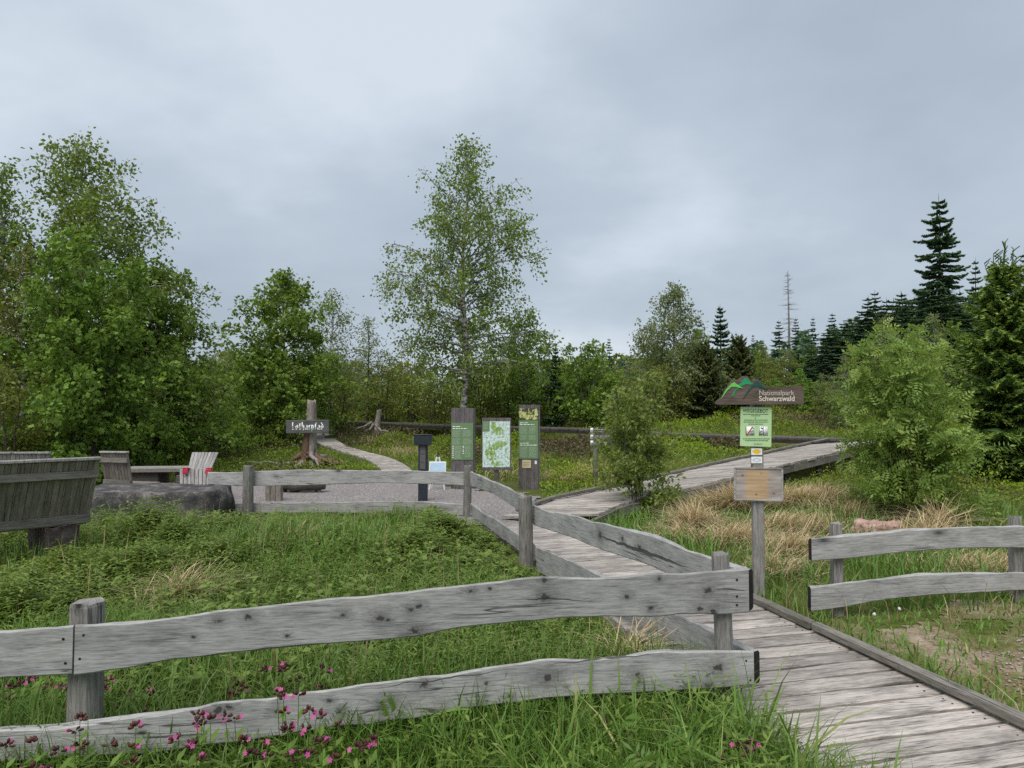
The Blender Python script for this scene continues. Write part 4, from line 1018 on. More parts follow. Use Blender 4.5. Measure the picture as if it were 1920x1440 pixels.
# blackletter strokes on a grid: x-height 4, ascender 6.4, descender -2
U_ = .0255
LT = {
 'L': ([[(.4, 5.6), (1.0, 6.2), (1.0, .6)], [(1.0, 6.0), (2.0, 6.3)], [(.2, .3), (1.0, .5), (1.8, .1), (2.7, .8)]], 3.2),
 'o': ([[(.4, 3.2), (.4, .9), (1.1, .2)], [(1.1, 3.9), (1.9, 3.2), (1.9, .9), (1.1, .2)], [(.4, 3.2), (1.1, 3.9)]], 2.6),
 't': ([[(.7, 5.3), (.7, .9), (1.4, .2)], [(.1, 3.7), (1.6, 3.7)]], 1.9),
 'h': ([[(.5, 6.3), (.5, .4)], [(.5, 3.3), (1.3, 3.9), (1.9, 3.2), (1.9, .8), (1.4, -.6)]], 2.7),
 'a': ([[(.4, 3.3), (1.2, 3.9), (1.8, 3.3), (1.8, .7), (2.3, .2)], [(1.6, 2.3), (.5, 1.8), (.5, .8), (1.0, .2), (1.7, .9)]], 2.6),
 'r': ([[(.5, 3.9), (.5, .2), (.9, .0)], [(.6, 3.2), (1.2, 3.9), (1.7, 3.4)]], 2.0),
 'p': ([[(.5, 4.2), (.5, -2.0)], [(.6, 3.3), (1.2, 3.9), (1.9, 3.2), (1.9, .9), (1.2, .2), (.6, .6)]], 2.6),
 'f': ([[(.7, 5.0), (.7, -.6)], [(.7, 5.0), (1.2, 5.8), (1.8, 5.4)], [(.1, 3.7), (1.6, 3.7)]], 1.9),
 'd': ([[(.4, 3.2), (.4, .9), (1.1, .2)], [(.5, 6.0), (1.2, 4.6), (1.9, 3.2), (1.9, .9), (1.1, .2)], [(.4, 3.2), (1.1, 3.9)]], 2.6)}
strokes = []; x = 0.0
for ch in 'Lotharpfad':
    gl, adv = LT[ch]
    strokes += [[(x + a, c) for a, c in s_] for s_ in gl]; x += adv + .3
sxx = .76 * wS / x; szz = hS * .74 / 8.2
strokes = [[(a * sxx - .76 * wS / 2 + .01, cz - hS * .24 + c * szz) for a, c in s_] for s_ in strokes]
nib_letters('lettering', ts, strokes, .029, M['white_print'], -.0255, 30)

# second, leaning stump far behind
b = on_ground(704, 814); D = b.y; zz = lambda v: P(700, v, D).z - b.z
s2 = thing('leaning_stump', 'bleached leaning root stump beside the winding boardwalk', 'tree stump', tuple(b))
H2 = zz(770)
mbx = MB(); irregular_trunk(mbx, [(-.02, 0, -.1), (0, 0, .15), (.05, 0, .4), (.10, 0, H2)], [.2, .11, .09, .075], 10, 8, .3, [1.6, 1.2, 1, 1]); build('trunk', mbx, M['deadwood'], s2, True)
for i, (dx, dz) in enumerate(((-.75, .05), (-.4, .0), (.15, .0), (.35, .02), (.5, .05))):
    mbx = MB(); mbx.tube(wiggly((dx * .12, -.1, .38 - .05 * i), (dx, -.35, dz), 6, .06, 30 + i), np.linspace(.045, .018, 6), 7, jit=.3); build('root', mbx, M['deadwood'], s2, True)
# fallen log by the yard
b = on_ground(565, 925)
lg_ = thing('fallen_log', 'weathered brown log lying on the gravel behind the yard fence', 'log', tuple(b))
mbx = MB(); mbx.tube(wiggly((-.38, 0, .17), (.42, .05, .15), 7, .025, 3), [.10, .125, .13, .12, .125, .11, .08], 12, jit=.12); build('trunk', mbx, M['darkwood'], lg_, True)
mbx = MB(); mbx.tube(wiggly((-.3, .05, .06), (-.42, -.12, -.02), 4, .01, 5), [.05, .045, .04, .035], 7); build('branch_stub', mbx, M['bark'], lg_, True)
mbx = MB(); mbx.tube(wiggly((.25, .05, .08), (.38, -.06, -.02), 4, .01, 5), [.05, .045, .04, .035], 7); build('branch_stub', mbx, M['bark'], lg_, True)

# ------------------------------------------------------------------ stones
def rock(name, label, size, loc, rz, mat, seed, flat=.0, sub=3, amp=.16, sub_name=None):
    st = np.random.RandomState(seed); bm = bmesh.new(); bmesh.ops.create_cube(bm, size=1.0)
    bmesh.ops.subdivide_edges(bm, edges=bm.edges[:], cuts=9, use_grid_fill=True)
    from mathutils import noise
    off = Vector(tuple(st.uniform(-50, 50, 3)))
    for v in bm.verts:
        c = v.co.copy(); r = max(abs(c.x), abs(c.y), abs(c.z)) * 2
        rd = c.normalized() * .62
        c = c.lerp(rd, .025 if flat else .40)
        d = noise.noise(c * 1.7 + off) * amp + noise.noise(c * 5 + off) * amp * .5 + noise.noise(c * 13 + off) * amp * .18
        c += c.normalized() * d
        v.co = Vector((c.x * size[0], c.y * size[1], c.z * size[2]))
    me = bm_mesh(bm, name, mat)
    o = link(name, me, None, loc, (0, 0, rz))
    for p in me.polygons: p.use_smooth = True
    return o
p = on_ground(275, 990); zt = P(280, 922, p.y).z
tag(rock('sandstone_block', '', (1.75, 1.0, (zt - p.z) + .25), (p.x - .22, p.y + .68, (zt + p.z) / 2 - .155), math.radians(6), M['sandstone'], 3, 1, amp=.075), 'long dark mossy sandstone block lying between slatted bench and yard fence', 'boulder')
p = P(1632, 1004, 8.4)
tag(rock('pink_boulder', '', (.46, .36, .36), (p.x, p.y - .25, p.z + .0), math.radians(10), M['pinkstone'], 9, 0, amp=.30), 'pink sandstone boulder showing above the top board of the right fence', 'boulder')

# ------------------------------------------------------------------ slatted benches round the yard
def slat_obj(parent, p0, p1, w, t, mat, side):
    """one slat from p0 to p1 (its length), width along side"""
    p0, p1 = Vector(p0), Vector(p1); d = (p1 - p0); L = d.length; zax = d.normalized(); xax = Vector(side).normalized(); yax = zax.cross(xax).normalized(); xax = yax.cross(zax)
    me = bm_mesh(bev_box(w, t, L, .003, .003), 'slat', mat)
    o = link('slat', me, parent); m = Matrix((xax, yax, zax)).transposed().to_4x4(); m.translation = (p0 + p1) / 2; o.matrix_local = m
    return o
def bench(label, right_top, right_bot, along, n, pitch, mat, facing, seat_depth=.5, stones=True, battens=True):
    """back seen from behind; along: unit vector from the right end to the left end; facing: horizontal direction the sitter looks"""
    al = Vector((*along, 0)); fc = Vector((*facing, 0)).normalized(); rb, rtp = Vector(right_bot), Vector(right_top)
    base = Vector((rb.x, rb.y, gz(rb.x, rb.y)))
    root = thing('slatted_bench', label, 'bench', tuple(base), 0.0, 'slatted wooden seats round the gravel yard')
    back = link('backrest', None, root)
    o0, o1 = rb - base, rtp - base; lean = (o1 - o0).normalized()
    for i in range(n):
        s = al * (pitch * (i + .5)); e = rs.uniform(-.004, .004)
        slat_obj(back, o0 + s - lean * .0, o1 + s + lean * e, pitch * .93, .022, mat, al)
    W_ = n * pitch
    beam('cap_rail', back, o1 + lean * .016, o1 + al * W_ + lean * .016, .062, .03, M['bench_light'] if mat is M['bench'] else mat)  # dark bench gets a paler cap: light on its top put into the colour
    for f, w in ((.80, .075), (.08, .085)):
        c0 = o0.lerp(o1, f) - fc * .024 + Vector((0, 0, -.012))
        beam('batten', back, c0, c0 + al * W_, .045, w, M['kerb'])
    seat = link('seat', None, root)
    m = 8
    for i in range(m):
        c = o0 + Vector((0, 0, -.015)) + fc * (.06 + i * seat_depth / m)
        beam('slat', seat, c, c + al * W_, seat_depth / m * .86, .025, mat)
    hh = o0.z - .03
    for f in (.14, .80):
        c = o0 + al * (W_ * f) + fc * (seat_depth * .45)
        if hh > .15:
            rk = rock('stone_support', '', (.30, seat_depth * .9, hh * 1.25), (0, 0, 0), math.atan2(al.y, al.x), M['redstone'], 40 + int(f * 10), 1, amp=.07)
            rk.parent = root; rk.location = (c.x, c.y, hh / 2 - .04)
    return root
bench('dark slatted bench seen from behind at the left edge of the photo', P(188, 862, 7.0), P(165, 977, 7.22), (-.66, -.75), 30, .052, M['bench'], (-.75, .66), .6)
bench('pale slatted bench back showing above the big dark bench', P(94, 851, 10.2), P(92, 905, 10.4), (-1.0, -.02), 20, .06, M['bench_light'], (0, -1), .5)
bench('narrow grey slatted seat left of the low plank table', P(240, 850, 10.9), P(249, 908, 11.1), (-.97, .25), 9, .056, M['bench'], (.45, .89), .45)
# low plank table
b = P(300, 877, 12.3); zt = b.z - gz(b.x, b.y); b.z = gz(b.x, b.y)
tb = thing('plank_table', 'low plank table between the two slatted seats', 'table', tuple(b))
for i in range(4):
    beam('plank', tb, (-.62, -.2 + i * .15, zt - .03), (.50, -.2 + i * .15, zt - .02), .142, .065, M['bench_light'] if i else M['kerb'])
slab('pedestal', tb, (.55, .4, zt - .06), (-.22, .03, (zt - .06) / 2), M['darkwood'], .01)
slab('leg', tb, (.10, .4, zt - .06), (.38, .03, (zt - .06) / 2), M['darkwood'], .01)
# reclining seat facing the camera
b = P(372, 912, 11.3); b.z = gz(b.x, b.y); k = b.y / FPX
ch = thing('slatted_recliner', 'bleached slatted reclining seat with two red pads at the right of the table', 'bench', tuple(b), 0.0, 'slatted wooden seats round the gravel yard')
pt = lambda u, v, dy: P(u, v, b.y + dy) - b
bk = link('backrest', None, ch); st_ = link('seat', None, ch)
for i in range(8):
    f = (i + .5) / 8
    slat_obj(bk, pt(352 + 42 * f, 884, .35), pt(360 + 50 * f, 848.5, .62), .048, .022, M['bench_light'], (1, 0, 0))
    slat_obj(st_, pt(337 + 57 * f, 909, -.12), pt(337 + 57 * f, 880, .0), .048, .022, M['bench_light'], (1, 0, 0))
    slat_obj(st_, pt(337 + 57 * f, 880.5, .03), pt(352 + 43 * f, 884.5, .36), .046, .022, M['bench_light'], (1, 0, 0))
a0, a1 = pt(338, 893, -.03), pt(394, 893, -.03); beam('front_batten', st_, a0, a1, .03, .06, M['darkwood'])
a0, a1 = pt(357, 862, .55), pt(408, 862, .55); beam('back_batten', bk, a0, a1, .03, .06, M['darkwood'])
for u in (345, 388):
    c = pt(u, 905, .2); slab('foot', ch, (.1, .35, max(.1, c.z + .18)), (c.x, c.y, max(.1, c.z + .18) / 2 - .05), M['darkwood'], .01)
for u, nm in ((347, 'red pad hanging over the left front corner of the bleached seat'), (390, 'red pad hanging over the right front corner of the bleached seat')):
    c = P(u, 884, b.y - .09)
    pd = thing('red_pad', nm, 'pad', tuple(c), 0.0, 'red pads on the bleached seat')
    slab('drop', pd, (.085, .02, .075), (0, 0, 0), M['redcloth'], .007, (math.radians(-12), 0, 0), .012)
    slab('fold', pd, (.085, .11, .022), (0, .06, .043), M['redcloth'], .007, (math.radians(-4), 0, 0), .012)
# upright board stub beside the far fence post
b = on_ground(500, 946); zt = P(500, 910, b.y).z - b.z
wb_ = thing('timber_block', 'grey brown upright timber block behind the left post of the yard fence', 'block', (b.x, b.y + .35, gz(b.x, b.y + .35)))
for i in range(3):
    slab('plank', wb_, (.082, .12, zt + .22), (-.085 + .086 * i, 0, (zt + .12) / 2 - .03), M['bench'], .006)
# ------------------------------------------------------------------ foliage materials
G_ = lambda *c: tuple(c)
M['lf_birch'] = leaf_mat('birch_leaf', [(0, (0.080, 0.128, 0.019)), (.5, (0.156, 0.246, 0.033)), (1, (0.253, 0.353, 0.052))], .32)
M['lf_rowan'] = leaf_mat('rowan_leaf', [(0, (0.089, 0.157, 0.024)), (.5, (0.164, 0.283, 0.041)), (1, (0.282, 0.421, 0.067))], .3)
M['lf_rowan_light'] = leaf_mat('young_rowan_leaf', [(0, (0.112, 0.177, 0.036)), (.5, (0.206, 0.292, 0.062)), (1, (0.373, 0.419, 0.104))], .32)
M['lf_olive'] = leaf_mat('olive_shrub_leaf', [(0, (0.105, 0.117, 0.023)), (.5, (0.177, 0.204, 0.036)), (1, (0.271, 0.290, 0.060))], .3)
M['lf_willow'] = leaf_mat('willow_leaf', [(0, (0.103, 0.138, 0.048)), (.5, (0.179, 0.227, 0.083)), (1, (0.275, 0.323, 0.131))], .34)
M['lf_spruce'] = leaf_mat('spruce_needles', [(0, (0.046, 0.090, 0.057)), (.6, (0.100, 0.178, 0.100)), (1, (0.165, 0.276, 0.140))], .2, obj_var=.3)
M['lf_spruce_tip'] = leaf_mat('spruce_new_tips', [(0, (0.033, 0.065, 0.020)), (.55, (0.080, 0.136, 0.027)), (.8, (0.199, 0.281, 0.048)), (1, (0.332, 0.417, 0.083))], .16)
M['lf_pine'] = leaf_mat('mountain_pine_needles', [(0, (0.057, 0.074, 0.029)), (.6, (0.121, 0.141, 0.053)), (1, (0.216, 0.219, 0.089))], .2)
M['grass'] = leaf_mat('meadow_grass', [(0, (0.060, 0.128, 0.018)), (.5, (0.113, 0.220, 0.031)), (.9, (0.200, 0.306, 0.068)), (1, (0.399, 0.384, 0.134))], .22, .5, big=(.8, (0.133, 0.213, 0.050), .5))
M['herb'] = leaf_mat('meadow_herb_leaf', [(0, (0.086, 0.147, 0.025)), (.5, (0.151, 0.245, 0.040)), (1, (0.237, 0.336, 0.073))], .24, .5, big=(.7, (0.187, 0.239, 0.056), .55))
M['fern'] = leaf_mat('feathery_leaf', [(0, (0.065, 0.138, 0.020)), (.5, (0.117, 0.221, 0.035)), (1, (0.181, 0.305, 0.055))], .24)
M['straw'] = leaf_mat('dry_straw', [(0, (0.285, 0.209, 0.108)), (.5, (0.499, 0.384, 0.216)), (1, (0.675, 0.558, 0.341))], .15, .7)
M['bilberry'] = leaf_mat('bilberry_leaf', [(0, (0.107, 0.183, 0.011)), (.5, (0.205, 0.309, 0.018)), (1, (0.319, 0.432, 0.029))], .3, big=(.33, (0.132, 0.183, 0.021), .8))
M['heather'] = leaf_mat('brown_heather', [(0, (0.052, 0.039, 0.023)), (.5, (0.098, 0.072, 0.039)), (1, (0.156, 0.124, 0.058))], .1)
M['pink'] = leaf_mat('campion_petal', [(0, (0.33, 0.03, 0.16)), (.5, (0.46, 0.055, 0.24)), (1, (0.56, 0.12, 0.34))], .15)
M['lf_willow_bright'] = leaf_mat('bright_willow_leaf', [(0, (0.119, 0.179, 0.041)), (.5, (0.211, 0.297, 0.069)), (1, (0.356, 0.428, 0.127))], .45)
M['calyx'] = leaf_mat('campion_calyx', [(0, (0.045, 0.016, 0.016)), (.5, (0.085, 0.025, 0.025)), (1, (0.13, 0.045, 0.03))], .1)
M['fluff'] = plain('dandelion_fluff', (0.62, 0.62, 0.60), 1.0, var=.1)

def unit(n, r):
    v = r.normal(size=(n, 3)); return v / np.linalg.norm(v, axis=1)[:, None]
def put_leaves(mb, r, C, D, size, aspect, style, tone):
    """style: 'single' or 'fan' (three leaflets) or 'pinnate'"""
    n = len(C)
    N = unit(n, r) * .9 + np.array((0, 0, .55)); L = size * r.uniform(.7, 1.3, n)
    if style == 'single':
        mb.leaves(C, D, N, L, L * aspect, tone)
    elif style == 'fan':
        S = np.cross(D, N); S /= np.linalg.norm(S, axis=1)[:, None] + 1e-9
        for a in (-.8, 0, .8):
            mb.leaves(C, D + S * a, N + unit(n, r) * .2, L * (1 if a == 0 else .85), L * aspect, np.clip(tone + r.uniform(-.08, .08, n), 0, 1))
    else:
        D = D / (np.linalg.norm(D, axis=1)[:, None] + 1e-9); S = np.cross(D, N); S /= np.linalg.norm(S, axis=1)[:, None] + 1e-9
        U = np.cross(S, D); npair, lw, ll = (8, .065, .30) if style == 'feather' else (4, .155, .40)
        for k in range(npair):
            f = .2 + .72 * k / (npair - 1); base = C + D * (L * f)[:, None] - U * (L * .25 * f * f)[:, None] * 1.0
            for sgn in (-1, 1):
                mb.leaves(base, S * sgn + D * .45 - U * .15, N, L * ll * (1 - .5 * abs(f - .45)), L * lw, np.clip(tone + r.uniform(-.06, .06, n), 0, 1), .1)
        tipb = C + D * (L * .98)[:, None] - U * (L * .25)[:, None]
        mb.leaves(tipb, D - U * .3, N, L * ll, L * lw, tone, .1)

def broadleaf(name, label, cat, loc, H, R, seed, leaf, size=.1, aspect=.55, style='single', nb=46, ntw=9, nl=14, cb=.2, prof=((0, .55), (.25, 1), (.6, .75), (1, .12)),
              el=(10, 55), droop=.15, tw_droop=.1, tw_len=.33, bark='bark', trunk_r=None, lean=(0, 0), stems=1, group=None, pw=1.0, spread=.07, sparse=0.0, toneb=0.0, flip=0.0):
    nl = nl * 2.9; size = size * 1.02
    r = np.random.RandomState(seed); root = thing(name, label, cat, loc, r.uniform(0, 6.28) if flip == 0 else 0, group)
    wood, lv = MB(), MB(); tr0 = trunk_r or H * .012 + .012
    pr = np.array(prof, float)
    for sidx in range(stems):
        sa = 6.28 * sidx / stems + r.uniform(-.4, .4); so = 0 if stems == 1 else .06 * R
        hh = H * (1 if sidx == 0 else r.uniform(.72, .97)); out = (0 if stems == 1 else R * .42 * (1 if sidx else .35))
        t = np.linspace(0, 1, 9)
        tp_ = np.stack((so * math.cos(sa) + math.cos(sa) * out * t ** 1.3 + lean[0] * t * H, so * math.sin(sa) + math.sin(sa) * out * t ** 1.3 + lean[1] * t * H, t * hh), 1)
        tp_[1:-1, :2] += r.uniform(-.012, .012, (7, 2)) * H
        tp_[0, 2] = -.12
        tr = tr0 / (stems ** .4)
        wood.tube(tp_, tr * (1.25 - 1.13 * t ** .85), 8, cap=False)
        at = lambda h: np.array([np.interp(h, tp_[:, 2], tp_[:, k]) for k in range(3)])
        n_b = max(6, nb // stems)
        for i in range(n_b):
            tc = ((i + r.uniform(.1, .9)) / n_b) ** pw; h = hh * (cb + (1 - cb) * tc * .985)
            L = R * np.interp(tc, pr[:, 0], pr[:, 1]) * r.uniform(.6, 1.18) * (1 if stems == 1 else .72)
            az = i * 2.4 + r.uniform(-.5, .5); e_ = math.radians(np.interp(tc, (0, 1), el) + r.uniform(-10, 10))
            s = np.linspace(0, 1, 6); dh = np.array((math.cos(az), math.sin(az), 0))
            bp = at(h)[None] + dh[None] * (L * s)[:, None] * math.cos(e_) ** .5; bp[:, 2] += L * (math.tan(min(e_, 1.25)) * .8 * s - droop * s * s * 1.5)
            bp[1:] += r.uniform(-.045, .045, (5, 3)) * L
            rb = max(.006, tr * .42 * (1 - tc * .6) * min(1, L / R + .2))
            wood.tube(bp, rb * (1 - .8 * s), 5, cap=False)
            if r.rand() < sparse: continue
            ntw_i = max(2, int(ntw * (.22 + .82 * min(1.1, L / R)) + .5))
            for j in range(ntw_i):
                f = .22 + .80 * (j + r.uniform(0, 1)) / ntw_i; f = min(f, 1.0)
                st0 = np.array([np.interp(f, s, bp[:, k]) for k in range(3)])
                d = dh * .55 + r.normal(size=3) * .62 + np.array((0, 0, .18 - tw_droop)); d /= np.linalg.norm(d)
                tl = max(.16, L * tw_len * r.uniform(.6, 1.2)) * (1.1 - .35 * f)
                q = np.linspace(0, 1, 3)[:, None]; tw = st0 + d * tl * q; tw[:, 2] -= tw_droop * tl * (q[:, 0] ** 2) * 2.0
                wood.tube(tw, max(.0035, rb * .3) * (1 - .7 * q[:, 0]), 3, cap=False)
                m = max(3, int(nl * r.uniform(.6, 1.4) * (tl / (R * tw_len) * .85 + .12)))
                g = r.uniform(.15, 1.05, m); C = np.stack([np.interp(g, q[:, 0], tw[:, k]) for k in range(3)], 1) + r.normal(size=(m, 3)) * spread
                D_ = d[None] * .5 + unit(m, r) * .9; D_[:, 2] -= tw_droop * 1.2 + .1
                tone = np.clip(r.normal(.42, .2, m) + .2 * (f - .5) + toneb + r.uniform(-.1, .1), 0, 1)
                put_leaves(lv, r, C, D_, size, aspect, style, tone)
    build('trunk', wood, M[bark], root, True)
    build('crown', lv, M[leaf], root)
    return root

def conifer(name, label, loc, H, R, seed, mat='lf_spruce', levels=26, per=6, nt=9, base=.06, tips=False, group=None, bark='bark', power=.85, width=.055, up=25, low=-18, gap=0.0, cat='spruce'):
    r = np.random.RandomState(seed); root = thing(name, label, cat, loc, 0, group); wood, nd = MB(), MB()
    t = np.linspace(0, 1, 7); tp_ = np.stack((r.uniform(-.006, .006, 7) * H, r.uniform(-.006, .006, 7) * H, t * H), 1); tp_[0] = (0, 0, -.15)
    wood.tube(tp_, (H * .014 + .01) * (1.05 - t), 7, cap=False)
    at = lambda h: np.array([np.interp(h, tp_[:, 2], tp_[:, k]) for k in range(3)])
    for lv_ in range(levels):
        f = (lv_ + r.uniform(-.2, .2)) / levels; f = min(max(f, 0), .985); h = H * (base + (1 - base) * f)
        n = per if f < .85 else max(3, per - 2)
        for i in range(n):
            if r.rand() < gap: continue
            L = R * ((1 - f) ** power) * r.uniform(.45, 1.2) * (.86 + .2 * math.sin(lv_ * 1.9 + seed)) + .03 * R; az = i * 6.283 / n + lv_ * 1.1 + r.uniform(-.3, .3)
            e_ = math.radians(low + (up - low) * f + r.uniform(-11, 11)); dh = np.array((math.cos(az), math.sin(az), 0)); sd = np.array((-dh[1], dh[0], 0))
            s = np.linspace(0, 1, 5); sag = -.14 * L * np.sin(s * 2.2) + .03 * L * s ** 3
            bp = at(h)[None] + dh[None] * (L * s * math.cos(e_))[:, None]; bp[:, 2] += L * s * math.sin(e_) + sag
            wood.tube(bp, max(.004, H * .0022 * (1 - f)) * (1.05 - s), 3, cap=False)
            m = max(4, int(1.7 * nt * (L / R) ** .6 + 1)); g = np.linspace(.12, 1.0, m)
            C = np.stack([np.interp(g, s, bp[:, k]) for k in range(3)], 1)
            for sg in (-1, 1):
                ln = (L * .36 * (1.12 - g) + .10 * R * .5) * r.uniform(.75, 1.25, m)
                D_ = dh[None] * .75 + sd[None] * sg * .85 + r.normal(size=(m, 3)) * .12; D_[:, 2] -= .28
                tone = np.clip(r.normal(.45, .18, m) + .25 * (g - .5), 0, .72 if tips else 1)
                mb_w = width * (1 + .6 * (H / 10)) * (1.0 if tips else 1.7)
                nd.leaves(C, D_, np.array((0, 0, 1.0)) + r.normal(size=(m, 3)) * .25, ln, mb_w * r.uniform(.8, 1.3, m), tone, .2, mid=.35)
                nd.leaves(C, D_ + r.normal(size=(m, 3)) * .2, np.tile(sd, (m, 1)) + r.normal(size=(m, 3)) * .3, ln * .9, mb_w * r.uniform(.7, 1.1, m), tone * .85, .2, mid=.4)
                if tips:   # young shoots at the twig ends and along them
                    for ff in (.45, .7, .95):
                        Dn = D_ / np.linalg.norm(D_, axis=1)[:, None]
                        T = C + Dn * (ln * ff)[:, None]
                        for _ in range(2):
                            dd = Dn * .9 + unit(m, r) * .45; dd[:, 2] += .05
                            nd.leaves(T, dd, unit(m, r), r.uniform(.06, .12, m), r.uniform(.022, .034, m), np.where(r.rand(m) < .6, r.uniform(.74, 1, m), r.uniform(.4, .7, m)), .2, mid=.4)
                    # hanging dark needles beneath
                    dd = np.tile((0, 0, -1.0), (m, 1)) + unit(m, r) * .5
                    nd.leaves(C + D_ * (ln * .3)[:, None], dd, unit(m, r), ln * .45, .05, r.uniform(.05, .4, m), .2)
            nd.leaves(bp[-1:], (bp[-1:] - bp[-2:-1]) + .0, np.array([(0, 0, 1.0)]), [.18 * R * .4 + .05], [width], [.9 if tips else .6])
    nd.leaves(tp_[-1:] - np.array((0, 0, .05 * H)), np.array([(0, 0, 1.0)]), np.array([(1.0, 0, 0)]), [.075 * H], [width * .8], [.5])
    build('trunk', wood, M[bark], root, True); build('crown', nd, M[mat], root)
    return root
def copy_thing(src, label, loc, sc, rz, group=None, sz_=None):
    c = src.copy(); COL.objects.link(c); c.location = loc; c.rotation_euler = (0, 0, rz); c.scale = (sc, sc, sz_ or sc); c['label'] = label
    if group: c['group'] = group
    elif 'group' in c: del c['group']
    for chd in src.children:
        d = chd.copy(); COL.objects.link(d); d.parent = c
    return c
def spot(u, vtop, D):
    """foot of a tree standing at distance D and its height when its top shows at vtop"""
    t = P(u, vtop, D); g = gz(t.x, t.y); return (t.x, t.y, g), t.z - g

# ------------------------------------------------------------------ trees, from left to right
BP = ((0, .5), (.2, .95), (.45, 1.0), (.7, .62), (.88, .3), (1, .08))
l, h = spot(8, 305, 15.5); broadleaf('birch_tree', 'birch cut by the left edge of the photo, its top thin and open', 'tree', l, h, 1.35, 101, 'lf_birch', .085, .6, nb=58, ntw=10, nl=13, cb=.2, prof=BP, tw_droop=.25, bark='bark_birch', spread=.08)
l, h = spot(150, 272, 16.5); broadleaf('birch_tree', 'tallest leafy birch in the group at the left', 'tree', l, h, 2.75, 102, 'lf_birch', .095, .62, nb=96, ntw=13, nl=16, cb=.12, prof=((0, .8), (.3, 1), (.55, .78), (.75, .55), (.9, .30), (1, .10)), tw_droop=.2, bark='bark_birch', lean=(-.015, 0), spread=.10)
l, h = spot(165, 425, 13.6); broadleaf('rowan_tree', 'broad dense rowan in front of the tall left birch', 'tree', l, h, 1.75, 103, 'lf_rowan', .085, .5, 'fan', nb=78, ntw=12, nl=16, cb=.08, prof=((0, .9), (.25, 1.05), (.5, .9), (.75, .6), (1, .15)), stems=3, el=(15, 60), spread=.08)
l, h = spot(300, 505, 17.5); broadleaf('rowan_tree', 'smaller leafy tree on the right slope of the left group', 'tree', l, h, 2.0, 104, 'lf_rowan', .085, .5, 'fan', nb=62, ntw=11, nl=14, cb=.08, prof=((0, 1.0), (.3, 1.0), (.6, .7), (1, .12)), stems=1, spread=.10)
l, h = spot(245, 470, 17.0); broadleaf('birch_tree', 'leafy birch filling the gap behind the dense left rowan', 'tree', l, h, 1.6, 105, 'lf_birch', .09, .6, nb=48, ntw=11, nl=16, cb=.1, prof=BP, bark='bark_birch', spread=.09)
l, h = spot(45, 475, 14.5); broadleaf('alder_tree', 'dark brownish leafy tree left of the dense rowan', 'tree', l, h, 1.3, 106, 'lf_olive', .08, .6, nb=44, ntw=10, nl=11, cb=.1, prof=((0, .9), (.3, 1), (.7, .7), (1, .2)), bark='bark_birch', spread=.09, toneb=-.15)
l, h = spot(20, 690, 12.6); broadleaf('dark_shrub', 'dark olive shrub behind the pale bench at the left edge', 'shrub', l, h, 1.0, 107, 'lf_olive', .07, .6, nb=34, ntw=9, nl=12, cb=.05, stems=3, prof=((0, 1), (.5, 1), (1, .4)), toneb=-.15)
l, h = spot(110, 640, 14.6); broadleaf('green_shrub', 'dark green shrub under the dense left rowan', 'shrub', l, h, 1.15, 108, 'lf_rowan', .075, .5, 'fan', nb=34, ntw=9, nl=9, cb=.05, stems=3, prof=((0, 1), (.5, 1), (1, .4)), toneb=-.15)
l, h = spot(225, 660, 14.8); broadleaf('green_shrub', 'low leafy shrub behind the narrow slatted seat', 'shrub', l, h, 1.0, 109, 'lf_rowan', .075, .5, 'fan', nb=30, ntw=9, nl=9, cb=.05, stems=3, prof=((0, 1), (.5, 1), (1, .4)), toneb=-.1)
# middle left
l, h = spot(535, 515, 21.5); broadleaf('rowan_tree', 'bright rowan rising behind the trail sign stump', 'tree', l, h, 2.0, 110, 'lf_rowan', .10, .5, 'fan', nb=68, ntw=11, nl=12, cb=.12, prof=((0, .75), (.25, 1.0), (.55, .72), (.8, .42), (1, .08)), stems=1, lean=(-.01, 0), spread=.09, toneb=.08)
l, h = spot(508, 690, 20.5); broadleaf('rowan_shrub', 'low spreading rowan left of the trail sign', 'shrub', l, h, 1.5, 111, 'lf_rowan', .095, .5, 'fan', nb=34, ntw=9, nl=9, cb=.1, stems=3, prof=((0, .9), (.5, 1), (1, .4)), toneb=.08)
l, h = spot(622, 548, 24.5); broadleaf('birch_tree', 'pale thin birch right of the bright rowan', 'tree', l, h, 1.25, 112, 'lf_willow', .09, .5, nb=46, ntw=9, nl=9, cb=.15, prof=BP, tw_droop=.2, bark='bark_birch', spread=.10)
l, h = spot(690, 595, 27); broadleaf('willow_tree', 'small thin pale tree between the rowan and the tall birch', 'tree', l, h, .95, 113, 'lf_willow', .09, .45, nb=34, ntw=8, nl=8, cb=.2, prof=BP, spread=.1)
l, h = spot(640, 690, 23.5); broadleaf('olive_shrub', 'olive shrub behind the trail sign stump on its right', 'shrub', l, h, 1.4, 114, 'lf_olive', .09, .5, nb=34, ntw=9, nl=10, cb=.06, stems=3, prof=((0, .9), (.5, 1), (1, .4)))
